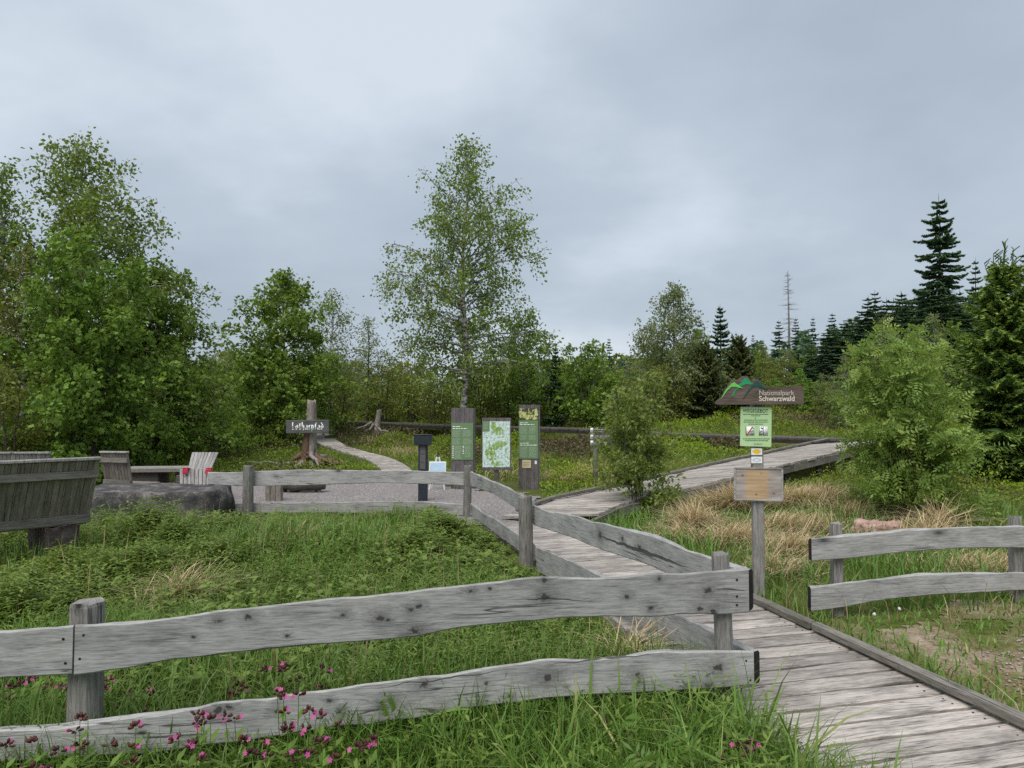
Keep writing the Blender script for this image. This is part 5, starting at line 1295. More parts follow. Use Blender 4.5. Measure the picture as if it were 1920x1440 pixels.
# tall birch in the middle
l, h = spot(872, 268, 24.0); broadleaf('birch_tree', 'tall airy birch standing alone in the middle behind the info pillars', 'tree', l, h, 2.75, 120, 'lf_birch', .10, .68, nb=108, ntw=11, nl=12, cb=.20, prof=((0, .80), (.15, .95), (.35, .95), (.55, 1.0), (.66, .66), (.8, .40), (.92, .22), (1, .07)), el=(14, 62), tw_droop=.3, droop=.10, bark='bark_birch', tw_len=.30, trunk_r=.11, spread=.11, toneb=.02)
l, h = spot(985, 585, 26); broadleaf('birch_tree', 'bushy birch right of the tall birch', 'tree', l, h, 1.5, 121, 'lf_birch', .10, .6, nb=46, ntw=10, nl=11, cb=.12, prof=((0, .9), (.35, 1), (.7, .7), (1, .15)), bark='bark_birch', spread=.1)
for i, (u, v, D, R_) in enumerate(((720, 660, 27, 1.3), (770, 640, 28, 1.4), (815, 690, 26, 1.3), (905, 690, 26, 1.4), (948, 640, 27, 1.4), (1000, 690, 26, 1.3))):
    l, h = spot(u, v, D); broadleaf('olive_birch_shrub', ['olive shrub at the left end of the row under the tall birch', 'olive shrub directly left of the tall birch trunk', 'low olive shrub in front of the tall birch trunk on its left', 'low olive shrub just right of the tall birch trunk', 'rounded olive shrub under the bushy birch', 'low olive shrub beside the small dark spruce'][i], 'shrub', l, h, R_, 130 + i, 'lf_olive', .09, .55, nb=32, ntw=9, nl=10, cb=.05, stems=3, prof=((0, .9), (.45, 1), (1, .35)), spread=.1, group='olive shrubs under the tall birch')
l, h = spot(1042, 640, 25.5); conifer('spruce_tree', 'small dark spruce right of the info pillars', l, h, .65, 140, levels=22, per=6, nt=8)
l, h = spot(1105, 650, 25); broadleaf('rowan_tree', 'rounded bright green tree right of the small dark spruce', 'tree', l, h, 1.55, 141, 'lf_rowan', .10, .5, 'fan', nb=46, ntw=9, nl=10, cb=.08, stems=3, prof=((0, 1), (.4, 1), (.8, .7), (1, .25)), toneb=.05)
l, h = spot(1185, 708, 11.2); broadleaf('willow_shrub', 'slender young willow shrub growing over the side boardwalk', 'shrub', (l[0], l[1] - .35, gz(l[0], l[1] - .35)), h, .85, 142, 'lf_willow_bright', .074, .5, nb=72, ntw=9, nl=9, cb=.08, stems=6, prof=((0, .95), (.3, 1), (.6, .65), (1, .12)), el=(40, 70), spread=.04, tw_len=.4, trunk_r=.018)
l, h = spot(1265, 535, 27); broadleaf('birch_tree', 'pale conical birch left of the signpost background', 'tree', l, h, 1.75, 143, 'lf_willow', .10, .55, nb=72, ntw=11, nl=15, cb=.06, prof=((0, 1), (.3, 1), (.6, .7), (.85, .35), (1, .06)), tw_droop=.3, bark='bark_birch', spread=.1)
l, h = spot(1350, 572, 30); conifer('spruce_tree', 'dark spruce rising behind the emblem sign', l, h, 1.2, 144, levels=26, per=6, nt=8)
l, h = spot(1385, 630, 27); conifer('pine_tree', 'brownish dark pine directly behind the emblem sign', l, h, 1.35, 145, 'lf_pine', levels=20, per=7, nt=8, power=.6, up=50, low=0, cat='pine')
l, h = spot(1320, 640, 26); conifer('pine_tree', 'brownish dark pine left of the emblem sign', l, h, 1.2, 146, 'lf_pine', levels=20, per=7, nt=8, power=.6, up=50, low=0, cat='pine')
l, h = spot(1250, 690, 26); broadleaf('olive_shrub', 'olive shrub in front of the pale conical birch', 'shrub', l, h, 1.5, 147, 'lf_olive', .09, .5, nb=36, ntw=9, nl=10, cb=.05, stems=3, prof=((0, .9), (.5, 1), (1, .4)))
# right foreground bush and spruce
l, h = spot(1700, 640, 9.6); broadleaf('rowan_bush', 'large bright rowan bush behind the right fence', 'bush', (l[0], l[1], l[2]), h, .98, 150, 'lf_rowan_light', .165, .5, 'pinnate', nb=78, ntw=9, nl=6, cb=.05, stems=5, prof=((0, .95), (.25, 1.15), (.5, .85), (.75, .65), (1, .3)), el=(20, 62), spread=.05, tw_len=.35, trunk_r=.035, toneb=.02)
l, h = spot(1878, 455, 12.5); sprc = conifer('spruce_tree', 'large spruce with light green young tips at the right edge', l, h * .9, 1.05, 151, 'lf_spruce_tip', levels=32, per=8, nt=8, tips=True, width=.06, power=.5, low=-14, up=35)
wb = MB()
for i, (dx, z0, z1, rr_) in enumerate(((0, .86, 1.0, .022), (.16, .84, .975, .014), (-.14, .83, .955, .014), (.28, .82, .945, .012), (-.24, .80, .92, .012), (.05, .84, .95, .012))):
    q = np.linspace(0, 1, 5)[:, None]; p = np.array((dx * .25, 0, h * z0)) * (1 - q) + np.array((dx, .05 * i - .1, h * z1)) * q; p[:, 0] += .05 * np.sin(q[:, 0] * 3) * np.sign(dx)
    wb.tube(p, rr_ * (1.1 - .7 * q[:, 0]), 5)
    for f in np.linspace(.25, .98, 9):
        c0 = p[0] * (1 - f) + p[-1] * f; az = rs.uniform(0, 6.28); L = rs.uniform(.05, .14)
        wb.tube([c0, c0 + np.array((math.cos(az) * L, math.sin(az) * L, L * .8))], [.011, .008], 4)
build('leader_shoots', wb, M['lf_spruce_tip'], sprc)
l, h = spot(1985, 480, 13.2); conifer('spruce_tree', 'second light-tipped spruce cut off by the right edge', l, h, 1.25, 152, 'lf_spruce_tip', levels=28, per=8, nt=8, tips=True, width=.06, power=.55, low=-14, up=35)
# dead snag and the far conifers
l, h = spot(1477, 507, 62); snag = thing('dead_spruce', 'bare dead spruce trunk standing above the far forest', 'dead tree', l)
wb = MB(); wb.tube([(0, 0, -.2), (.03, 0, h * .5), (0, 0, h)], [.13, .09, .025], 7); rr = np.random.RandomState(5); build('trunk', wb, M['post'], snag, True)
wb = MB()
for i in range(120):
    f = rr.uniform(.25, .98); az = rr.uniform(0, 6.28); L = (1.7 * (1.05 - f) ** .7 + .1) * rr.uniform(.5, 1.1)
    p0 = np.array((0, 0, f * h)); d_ = np.array((math.cos(az), math.sin(az), -.15)); wb.tube([p0, p0 + d_ * L * .6, p0 + d_ * L + np.array((0, 0, .12 * L))], [.016, .012, .006], 3, cap=False)
o = build('bare_branches', wb, M['bark'], snag)
l, h = spot(1760, 368, 44); conifer('spruce_tree', 'tallest dark spruce towering over the right skyline', l, h, 2.5, 160, levels=34, per=7, nt=12, power=.62, low=-22, up=12, width=.065, gap=.2)
fs = [conifer('spruce_tree', '', (0, 0, -50), 10, 2.5, 170 + i, levels=24, per=6, nt=8, power=[.8, .65, .95][i], width=.07, group='x', low=-20, up=12) for i in range(3)]
FAR = [(1640, 545, 48, 1.25, 'dark rounded conifer left of the tallest spruce'), (1690, 548, 50, 1.2, 'dark conifer touching the tallest spruce on its left'), (1610, 605, 46, 1.1, 'lower dark conifer at the left foot of the right-hand forest'),
       (1828, 485, 52, .8, 'thin spruce tip between the tallest spruce and the right edge spruce'), (1460, 600, 66, .9, 'dark spruce just left of the dead trunk'), (1492, 594, 66, .9, 'dark spruce just right of the dead trunk'),
       (1524, 594, 64, .8, 'pointed spruce second to the right of the dead trunk'), (1560, 586, 64, .85, 'pointed spruce third to the right of the dead trunk'), (1588, 604, 66, .7, 'small spruce tip beside the dark forest edge'),
       (1412, 626, 60, .7, 'small far spruce left of the dead trunk'), (1430, 636, 60, .75, 'lower far spruce left of the dead trunk pair'), (1142, 632, 55, .8, 'far spruce tip above the bright rounded tree'), (1112, 636, 50, .7, 'slim far spruce left of the far spruce tip'),
       (1183, 658, 70, .6, 'tiny far spruce left of the pale conical birch'), (1198, 656, 70, .6, 'tiny far spruce nearest the pale conical birch'), (1380, 622, 40, .6, 'slim spruce leader beside the brownish pine'), (1310, 590, 34, .6, 'thin spruce leader right of the pale conical birch'),
       (1920, 470, 48, .9, 'dark spruce cut by the right edge behind the light-tipped spruce'), (1730, 540, 46, 1.1, 'dark conifer below the tallest spruce on its left'), (1800, 545, 48, 1.1, 'dark conifer below the tallest spruce on its right'), (1860, 560, 46, 1.1, 'dark conifer behind the light-tipped spruce')]
used = set()
for i, (u, v, D, ws, lab) in enumerate(FAR):
    l, h = spot(u, v, D); s = fs[i % 3]; k = ws * h / 10
    if i % 3 not in used:
        used.add(i % 3); s['label'] = lab; s['group'] = 'dark conifers of the far forest'; s.location = l; s.scale = (k, k, h / 10); s.rotation_euler = (0, 0, i)
    else:
        copy_thing(s, lab, l, k, i * 1.7, 'dark conifers of the far forest', h / 10)
rb_ = np.random.RandomState(31)
for i in range(30):
    u = 1500 + i * 14 + rb_.uniform(-8, 8); v = np.interp(u, (1500, 1550, 1590, 1630, 1700, 1800, 1920), (628, 616, 592, 550, 540, 552, 530)) + rb_.uniform(0, 30)
    l, h = spot(u, v, rb_.uniform(40, 58)); copy_thing(fs[i % 3], 'dark conifer packed into the forest bank below the tallest spruce', l, rb_.uniform(1.5, 2.2) * h / 10, i * 1.3, 'conifers of the forest bank', h / 10)
# filler bushes and small trees of the middle distance: copies of a few kinds
kinds = [broadleaf('young_tree', '', 'tree', (0, 0, -60), 4.0, 1.35, 180, 'lf_rowan', .105, .5, 'fan', nb=40, ntw=9, nl=9, cb=.06, stems=2, prof=((0, .9), (.4, 1), (.8, .6), (1, .15)), group='x'),
         broadleaf('young_tree', '', 'tree', (0, 0, -60), 4.0, 1.3, 181, 'lf_olive', .10, .55, nb=42, ntw=10, nl=11, cb=.05, stems=2, prof=((0, .9), (.4, 1), (.8, .6), (1, .15)), group='x'),
         broadleaf('young_birch', '', 'tree', (0, 0, -60), 4.5, 1.1, 182, 'lf_willow', .095, .5, nb=44, ntw=9, nl=10, cb=.08, prof=BP, bark='bark_birch', tw_droop=.2, group='x')]
FILL = [(1540, 700, 26, 2, 'just right of the emblem sign'), (1585, 668, 22, 2, 'over the far end of the side boardwalk'), (1500, 690, 34, 0, 'behind the right end of the emblem sign'), (1450, 670, 38, 1, 'above the lettering of the emblem sign'), (1420, 655, 42, 0, 'above the emblem mountains'), (1475, 655, 45, 1, 'at the foot of the bare dead trunk'), (1520, 650, 48, 0, 'right of the bare dead trunk, low down'), (1555, 640, 46, 1, 'under the pointed spruces right of the dead trunk'), (1660, 590, 34, 2, 'rising behind the bright rowan bush on its left'), (1750, 588, 30, 2, 'rising behind the top of the bright rowan bush'), (1790, 600, 30, 0, 'between the rowan bush and the light-tipped spruce'), (1850, 640, 22, 2, 'squeezed against the light-tipped spruce'), (400, 665, 34, 2, 'in the gap right of the left tree group'), (430, 652, 40, 2, 'farthest back in the gap right of the left tree group'), (462, 668, 36, 0, 'left of the bright rowan, far back'), (375, 700, 30, 1, 'at the right foot of the left tree group'), (300, 640, 24, 0, 'behind the recliner, inside the left tree group'), (345, 660, 26, 2, 'on the lower right slope of the left tree group'), (440, 720, 26, 0, 'low in the gap left of the trail sign'), (410, 735, 24, 1, 'lowest in the gap right of the left tree group'), (585, 690, 30, 0, 'right behind the trail stump top'), (670, 680, 32, 1, 'above the leaning stump on its left'), (700, 700, 36, 0, 'straight above the leaning stump'), (745, 680, 38, 1, 'right of the leaning stump'), (800, 670, 38, 1, 'left of the tall birch trunk, far back'), (850, 690, 36, 0, 'closest behind the tall birch trunk on its left'), (1050, 690, 38, 1, 'behind the small dark spruce'), (1075, 670, 36, 0, 'between the small dark spruce and the rounded tree'), (1130, 668, 36, 0, 'behind the rounded bright tree on its right'), (1160, 690, 30, 1, 'above the finger post and willow shrub'), (1200, 680, 40, 0, 'behind the willow shrub top'), (1225, 700, 34, 1, 'right of the willow shrub top'), (1290, 690, 34, 0, 'under the pale conical birch'), (1345, 690, 36, 1, 'left of the emblem sign, low'), (1400, 700, 32, 1, 'directly behind the emblem mountains'), (1640, 690, 26, 0, 'behind the left flank of the bright rowan bush'), (-60, 520, 17, 1, 'showing only its fringe at the left edge'), (2010, 620, 18, 0, 'showing only its fringe at the right edge'), (930, 685, 36, 0, 'right of the tall birch trunk, far back'), (980, 690, 38, 1, 'behind the leaf-photo pillar')]
used = set()
FL = {0: 'fresh green young tree ', 1: 'dull olive young tree ', 2: 'pale thin young birch '}
for i, (u, v, D, kd, wh) in enumerate(FILL):
    l, h = spot(u, v, D); s = kinds[kd]; k = h / (4.5 if kd == 2 else 4.0); k2 = max(k * .95, min(k, 1.5)) * (1.25 if i % 2 else 1.05)
    g = ['fresh green trees of the thicket', 'olive trees of the thicket', 'pale birches of the thicket'][kd]
    if kd not in used:
        used.add(kd); s['label'] = FL[kd] + wh; s['group'] = g; s.location = l; s.scale = (k2, k2, k); s.rotation_euler = (0, 0, i)
    else:
        copy_thing(s, FL[kd] + wh, l, k2, i * 2.1, g, k)

for i, (u, v, D, kd, tx) in enumerate(((1222, 600, 30, 2, 'tall pale birch left of the conical birch'), (1305, 615, 31, 0, 'tall green tree right of the conical birch'), (1240, 640, 28, 0, 'green tree in front of the conical birch'), (1430, 648, 40, 1, 'olive tree left of the dead trunk foot'), (985, 640, 30, 0, 'green tree behind the bushy birch'), (1120, 655, 30, 2, 'pale birch over the rounded bright tree'))):
    l, h = spot(u, v, D); k = h / (4.5 if kd == 2 else 4.0); copy_thing(kinds[kd], tx, l, k * .95, i * 1.3 + .4, ['fresh green trees of the thicket', 'olive trees of the thicket', 'pale birches of the thicket'][kd], k)
BELT = [(u, v, D, k) for u, v, D, k in ((575, 715, 29, 0), (655, 722, 30, 1), (690, 728, 29, 0), (735, 718, 31, 1), (780, 712, 30, 0), (830, 720, 31, 1), (880, 722, 33, 0), (925, 715, 31, 1), (965, 720, 30, 0), (1020, 722, 31, 1), (1065, 715, 29, 0), (1090, 722, 28, 1), (1145, 715, 29, 0), (1180, 712, 31, 1), (1225, 718, 29, 0), (1275, 715, 30, 1), (1305, 722, 29, 0), (1360, 715, 31, 1), (1415, 718, 30, 1), (1455, 712, 31, 0), (1490, 722, 28, 1), (1525, 715, 27, 0), (1560, 722, 25, 1), (1600, 700, 24, 0), (470, 742, 28, 1), (540, 735, 29, 0))]
for i, (u, v, D, kd) in enumerate(BELT):
    l, h = spot(u, v, D); k = h / 4.0
    copy_thing(kinds[kd], ['fresh green low shrub in the leafy belt behind the raised boardwalk', 'olive low shrub in the leafy belt behind the raised boardwalk'][kd], l, max(.75, k * 1.5), i * 1.9, ['green belt shrubs', 'olive belt shrubs'][kd], k * 1.05)
ff = MB(); rf = np.random.RandomState(77)
for i in range(230):
    D = rf.uniform(52, 110); u = rf.uniform(-150, 2070); con = rf.rand() < np.interp(u, (0, 1100, 1500, 2000), (.25, .45, .92, .95))
    vt = np.interp(u, (0, 400, 700, 1100, 1250, 1450, 1600, 1700, 1900), (650, 662, 684, 672, 664, 640, 598, 560, 545)) + rf.uniform(-6, 34)
    (x0, y0, z0), h = spot(u, vt, D); n = 260 if con else 320; w = h * (.2 if con else .38) + .5
    t = rf.rand(n) ** .7
    rad = (w * (1 - t) ** .8 if con else w * np.sqrt(np.maximum(0, 1 - (2 * t - .9) ** 2)) + .15) * np.sqrt(rf.rand(n)) * (1 + .3 * np.sin(t * 40)) ; az = rf.uniform(0, 6.28, n)
    C = np.stack((x0 + rad * np.cos(az), y0 + rad * np.sin(az), z0 + h * t), 1); D_ = np.stack((np.cos(az), np.sin(az), rf.uniform(-.6, .2, n)), 1)
    s = (.35 if con else .42) * rf.uniform(.6, 1.4, n) * D / 80
    ff.leaves(C, D_ + unit(n, rf) * .5, unit(n, rf) + np.array((0, -.4, .6)), s * 1.5, s * .8, np.clip(rf.normal(.45, .2, n), 0, 1), .15, mi=0 if con else 1)
tag(build('far_forest', ff, [M['lf_spruce'], M['lf_olive']]), 'mixed forest closing the view far behind the heath', 'forest', kind='stuff')
# ------------------------------------------------------------------ ground plants
def stones_clear(x, y):
    k = np.ones(x.shape, bool)
    k &= ~((np.abs(x + 4.55) < 1.25) & (y > 8.9) & (y < 10.2))
    return k
def blades(mb, X, Y, H, Wd, r, bend=.45, tone=.45, tsd=.18, zoff=0.0, curl=0.0, lean=None):
    n = len(X)
    if n == 0: return
    Z = ground_z(X, Y) - .01 + zoff; az = r.uniform(0, 6.283, n); dx, dy = np.cos(az), np.sin(az); sx_, sy_ = -np.sin(az + r.uniform(-.9, .9, n)), np.cos(az + r.uniform(-.9, .9, n))
    b = bend * r.uniform(.2, 1.6, n); L0x = 0 if lean is None else lean[0]; L0y = 0 if lean is None else lean[1]
    pts = []
    for f, w in ((0, 1.0), (.4, .9), (.75, .6), (1.0, 0.0)):
        off = b * H * f ** 2; px, py = X + dx * off + L0x * H * f, Y + dy * off + L0y * H * f; pz = Z + H * (f - b * .42 * f ** 2.4)
        pts.append((px, py, pz, w))
    V = []
    for px, py, pz, w in pts[:3]:
        V.append(np.stack((px - sx_ * Wd * w / 2, py - sy_ * Wd * w / 2, pz), 1)); V.append(np.stack((px + sx_ * Wd * w / 2, py + sy_ * Wd * w / 2, pz), 1))
    V.append(np.stack(pts[3][:3], 1))
    V = np.stack(V, 1).reshape(-1, 3); i = np.arange(n)[:, None] * 7
    Q = np.concatenate((i + np.array([[0, 1, 3, 2]]), i + np.array([[2, 3, 5, 4]])), 0); T = i + np.array([[4, 5, 6]])
    t = np.clip(r.normal(tone, tsd, n), 0, 1)
    mb.V.append(V.astype(np.float32)); mb.F.append((Q + mb.n).astype(np.int32)); mb.A.append(np.concatenate((t, t)).astype(np.float32)); mb.M.append(np.zeros(2 * n, np.int32))
    mb.F.append((T + mb.n).astype(np.int32)); mb.A.append(t.astype(np.float32)); mb.M.append(np.zeros(n, np.int32)); mb.n += len(V)
def fan_sample(n, d0, d1, half=.82, xlo=None, xhi=None, r=rs, pw=1.0):
    """points in the view wedge (a little wider than the view), as many per picture area near and far"""
    y = d0 * (d1 / d0) ** (r.rand(n) ** pw); x = r.uniform(-half, half, n) * (y + .6)
    k = np.ones(n, bool)
    if xlo is not None: k &= x > xlo(y) if callable(xlo) else x > xlo
    if xhi is not None: k &= x < xhi(y) if callable(xhi) else x < xhi
    return x[k], y[k]
def patch(x, y, s, seed=0):
    """smooth 0..1 pattern for clumping"""
    return .5 + .25 * (np.sin(x * s + seed) * np.cos(y * s * 1.3 - seed * 2) + np.sin((x + y) * s * .63 + seed * 3.1) * np.cos((x - y) * s * .9 + seed))
W1L = lambda y: W1C[0] + (y - W1C[1]) * (-.25 / .968) - .62        # left edge of the main walk
W1R = lambda y: W1C[0] + (y - W1C[1]) * (-.25 / .968) + .62
r = np.random.RandomState(11)
free = lambda x, y, m=.03: (walk_dist(x, y) > m) & ~(in_gravel(x, y) & (r.rand(len(x)) < .985)) & stones_clear(x, y)

def low(x, y):
    f = np.where((x > -4.8) & (x < -.3), 1 - .62 * sstep(8.3, 9.4, y) * (1 - .75 * np.exp(-((x + 1.15) / .55) ** 2)), 1 - .3 * sstep(8.6, 9.4, y))
    return f * (.34 + .66 * sstep(.15, 1.0, W1L(y) - x))
# tall grass in front of and around the front fence
mb = MB()
x, y = fan_sample(42000, 1.75, 4.2, .85, xhi=lambda y: W1L(y) - .0, r=r); k = free(x, y, .0); x, y = x[k], y[k]
hh = r.uniform(.22, .46, len(x)) * (0.75 + .5 * patch(x, y, 2.2, 1)) * np.where((y > 3.0), .95, .58 + .5 * sstep(-1.2, .9, x))
blades(mb, x, y, hh, r.uniform(.005, .012, len(x)), r, .55, .42, .26)
x, y = fan_sample(2600, 1.9, 3.6, .85, xhi=lambda y: W1L(y) + .02, r=r); blades(mb, x, y, r.uniform(.35, .62, len(x)) * (.5 + .5 * sstep(-1.3, .9, x)), r.uniform(.009, .018, len(x)), r, .7, .62, .2)
# meadow behind it
x, y = fan_sample(56000, 4.0, 10.2, .82, xhi=lambda y: W1L(y) - .05, r=r); k = free(x, y); x, y = x[k], y[k]
tall = patch(x, y, 1.4, 2) ** 1.5
blades(mb, x, y, r.uniform(.14, .40, len(x)) * (.45 + 1.15 * tall) * low(x, y), r.uniform(.006, .012, len(x)) * (1 + (y - 4) * .06), r, .6, .40 + .25 * r.rand(len(x)), .15)
tag(build('meadow_grass', mb, M['grass']), 'tall green meadow grass left of the main boardwalk', 'grass', kind='stuff')
# right side: grass between walk and bush, shorter near the bare patch
mb = MB()
x, y = fan_sample(52000, 2.6, 10.5, .9, xlo=lambda y: W1R(y) + .02, r=r); k = free(x, y, .0) & ~(in_bare(x, y) & (r.rand(len(x)) < .72)) & ~(in_verge(x, y) & (r.rand(len(x)) < .2 * (1 - .8 * patch(x, y, 3.1, 8)))); x, y = x[k], y[k]
short = sstep(5.7, 5.0, y) * sstep(1.95, 2.6, x + .25 * (y - 4))
blades(mb, x, y, (r.uniform(.10, .30, len(x)) * (.5 + patch(x, y, 1.7, 5))) * (1 - .70 * short), r.uniform(.005, .010, len(x)) * (1 + (y - 3) * .08), r, .55, .46 + .12 * short)
tag(build('verge_grass', mb, M['grass']), 'green grass on the verge right of the main boardwalk', 'grass', kind='stuff')
# dry straw tussocks
def straw_tussocks(mb, spots):
    for (x0, y0, n, hgt, sp, ln) in spots:
        a = r.uniform(0, 6.28, n); q = np.abs(r.normal(0, sp, n)); blades(mb, x0 + np.cos(a) * q, y0 + np.sin(a) * q, r.uniform(.5, 1.15, n) * hgt, r.uniform(.006, .011, n), r, 1.15, .68, .25, lean=ln)
mb = MB(); spots = []
for u, v, n, hgt, sp, ln in ((1310, 985, 420, .42, .13, (-.25, 0)), (1340, 955, 300, .45, .12, (-.3, 0)), (1390, 950, 420, .55, .14, (-.1, -.1)), (1370, 1010, 420, .30, .22, (.3, -.3)), (1450, 990, 420, .32, .2, (.5, -.2)), (1490, 940, 700, .36, .25, (.2, -.3)), (1530, 930, 500, .33, .25, (.3, -.2)), (1480, 1030, 420, .3, .2, (.3, -.4)),
                      (1530, 985, 300, .3, .2, (-.3, -.2)), (1280, 1000, 250, .25, .2, (-.4, -.2)), (1830, 1060, 380, .24, .25, (.3, -.3)), (1730, 1010, 200, .4, .15, (.1, 0)), (1760, 990, 160, .5, .1, (.1, 0)), (1890, 1060, 250, .2, .25, (.3, -.3)), (1075, 900, 260, .32, .2, (.2, -.2)), (1095, 885, 260, .3, .25, (-.2, -.2)), (1040, 895, 160, .3, .2, (.1, -.2)), (1150, 905, 160, .3, .15, (.1, -.2)), (1600, 960, 300, .3, .25, (.2, -.2)), (1440, 1060, 250, .22, .2, (.3, -.3))):
    p = on_ground(u, v, .06); spots.append((p.x, p.y, int(n * 2.0), hgt * 1.1, sp * 1.25, ln))
straw_tussocks(mb, spots)
for u, v in ((500, 800), (520, 806), (545, 815), (700, 830), (730, 822), (760, 834), (740, 848), (330, 815), (350, 822), (480, 815), (765, 850), (940, 890), (640, 800)):
    p = on_ground(u, v, .05); straw_tussocks(mb, [(p.x, p.y, 120, .40, .30, (.1, -.1))])
for u, v in ((320, 1090), (340, 1085), (530, 1000), (540, 995), (1160, 1190)):
    p = on_ground(u, v, .2); straw_tussocks(mb, [(p.x, p.y, 150, .42, .16, (.3, -.1))])
x, y = fan_sample(3000, 3.0, 10, .85, r=r); k = free(x, y) & (patch(x, y, 2.6, 4) > .56); blades(mb, x[k], y[k], r.uniform(.15, .4, k.sum()), r.uniform(.003, .006, k.sum()), r, .6, .45, .25)
x, y = fan_sample(520, 3.4, 9.5, .82, xhi=lambda y: W1L(y) - .4, r=r); k = free(x, y, .2); blades(mb, x[k], y[k], r.uniform(.35, .62, k.sum()) * low(x[k], y[k]), r.uniform(.006, .011, k.sum()), r, .12, .12, .12)
tag(build('dry_grass', mb, M['straw']), 'bleached straw tufts of last year on the slope by the sign', 'dry grass', kind='stuff')

# leafy herbs (bedstraw, nettle, raspberry) of the meadow
def herbs(mb, X, Y, H, lsz, r, levels=6, aspect=.42):
    n = len(X); Z = ground_z(X, Y)
    lx, ly = r.normal(0, .16, n) * H, r.normal(0, .16, n) * H; tone0 = r.normal(.45, .15, n)
    for q in range(levels):
        f = .3 + .7 * (q + r.uniform(0, .6, n)) / levels; a0 = r.uniform(0, 6.28, n)
        C = np.stack((X + lx * f * f, Y + ly * f * f, Z + H * np.minimum(f, 1.02)), 1)
        for j in range(3):
            a = a0 + j * 2.094; D_ = np.stack((np.cos(a), np.sin(a), r.uniform(-.35, .5, n)), 1)
            s = lsz * r.uniform(.65, 1.25, n) * (1.1 - .45 * f); mb.leaves(C, D_, np.stack((0 * a, 0 * a, 1 + 0 * a), 1) + unit(n, r) * .3, s, s * aspect, np.clip(tone0 + .18 * (f - .5) + r.normal(0, .1, n), 0, 1), .15)
mb = MB()
x, y = fan_sample(9000, 3.6, 9.9, .82, xhi=lambda y: W1L(y) - .12, r=r, pw=.9); k = free(x, y, .1) & (patch(x, y, 1.3, 7) > .45); x, y = x[k], y[k]
herbs(mb, x, y, r.uniform(.18, .44, len(x)) * (.45 + .95 * patch(x, y, 1.1, 3)) * low(x, y), .042 + .004 * y, r, 6, .24)
x, y = fan_sample(5200, 3.6, 9.9, .82, xhi=lambda y: W1L(y) - .3, r=r, pw=.9); k = free(x, y, .1) & (patch(x, y, 1.5, 17) > .5); x, y = x[k], y[k]
herbs(mb, x, y, r.uniform(.12, .36, len(x)) * (.5 + .8 * patch(x, y, .9, 3)) * low(x, y), .062 + .005 * y, r, 4, .6)
for u, v, n, sp, H_ in ((280, 985, 360, .38, .5), (330, 1000, 200, .3, .40), (60, 1110, 300, .4, .40), (120, 1060, 260, .4, .35), (20, 1150, 260, .35, .42), (840, 985, 420, .30, .46), (780, 1010, 300, .4, .33), (865, 978, 300, .22, .46), (420, 970, 160, .3, .28), (640, 990, 200, .4, .25), (400, 1030, 260, .4, .32), (250, 1050, 260, .4, .34)):
    p = on_ground(u, v + 25, .1); a = r.uniform(0, 6.28, n); q = np.abs(r.normal(0, sp, n)); x, y = p.x + np.cos(a) * q, p.y + np.sin(a) * q; k = free(x, y, .1)
    herbs(mb, x[k], y[k], low(x[k], y[k]) * H_ * r.uniform(.5, 1.15, k.sum()) * np.exp(-(q[k] / (sp * 2.2)) ** 2), .065, r, 7)
x, y = fan_sample(1500, 2.0, 3.7, .85, xhi=lambda y: W1L(y) - .05, r=r); herbs(mb, x, y, r.uniform(.2, .42, len(x)) * (.5 + .5 * sstep(-1.3, .9, x)), .07, r, 6, .3)
tag(build('meadow_herbs', mb, M['herb']), 'leafy green herbs growing thick in the meadow', 'herbs', kind='stuff')
# feathery leaves in the foreground
mb = MB()
x, y = fan_sample(900, 1.9, 3.3, .85, xhi=lambda y: W1L(y) - .55, r=r); k = patch(x, y, 2.4, 9) > .42; x, y = x[k], y[k]; n = len(x)
for rep in range(4):
    C = np.stack((x, y, ground_z(x, y) + r.uniform(.10, .34, n) * (.4 + .6 * sstep(-1.3, .7, x))), 1) + r.normal(0, .03, (n, 3)); a = r.uniform(0, 6.28, n)
    put_leaves(mb, r, C, np.stack((np.cos(a), np.sin(a), r.uniform(.1, .9, n)), 1),   .17, .3, 'feather', np.clip(r.normal(.5, .18, n), 0, 1))
tag(build('feathery_leaves', mb, M['fern']), 'feathery divided leaves between the foreground grasses', 'herbs', kind='stuff')

# bilberry and heather heath of the middle distance
mb = MB(); hb = MB()
x, y = fan_sample(190000, 10.2, 44, .86, r=r, pw=.85); k = free(x, y, .05) & ~((x < .5) & (y < 14.6)); x, y = x[k], y[k]
hum = patch(x, y, 1.0, 2) * .5 + patch(x, y, 2.6, 6) * .5
heath = patch(x, y, .55, 13) > .65
wd = walk_dist(x, y); far = y / 15.0
def clump(mbx, x, y, hmax, sz, up_):
    n = len(x); z = ground_z(x, y) + hmax * r.rand(n) ** .6
    D_ = unit(n, r); D_[:, 2] = np.abs(D_[:, 2]) * up_ + .1
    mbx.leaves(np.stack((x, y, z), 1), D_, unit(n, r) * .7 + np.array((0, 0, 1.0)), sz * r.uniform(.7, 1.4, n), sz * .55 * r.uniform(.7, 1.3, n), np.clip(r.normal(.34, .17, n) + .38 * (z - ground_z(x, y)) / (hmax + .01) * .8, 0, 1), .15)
hmax = (.05 + .62 * np.maximum(0, hum - .12) ** 1.8) * np.minimum(1, .35 + wd / .9)
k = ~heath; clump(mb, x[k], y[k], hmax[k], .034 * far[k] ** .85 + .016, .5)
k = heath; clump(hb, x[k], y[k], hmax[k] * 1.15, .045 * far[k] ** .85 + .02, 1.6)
mr = np.random.RandomState(61)
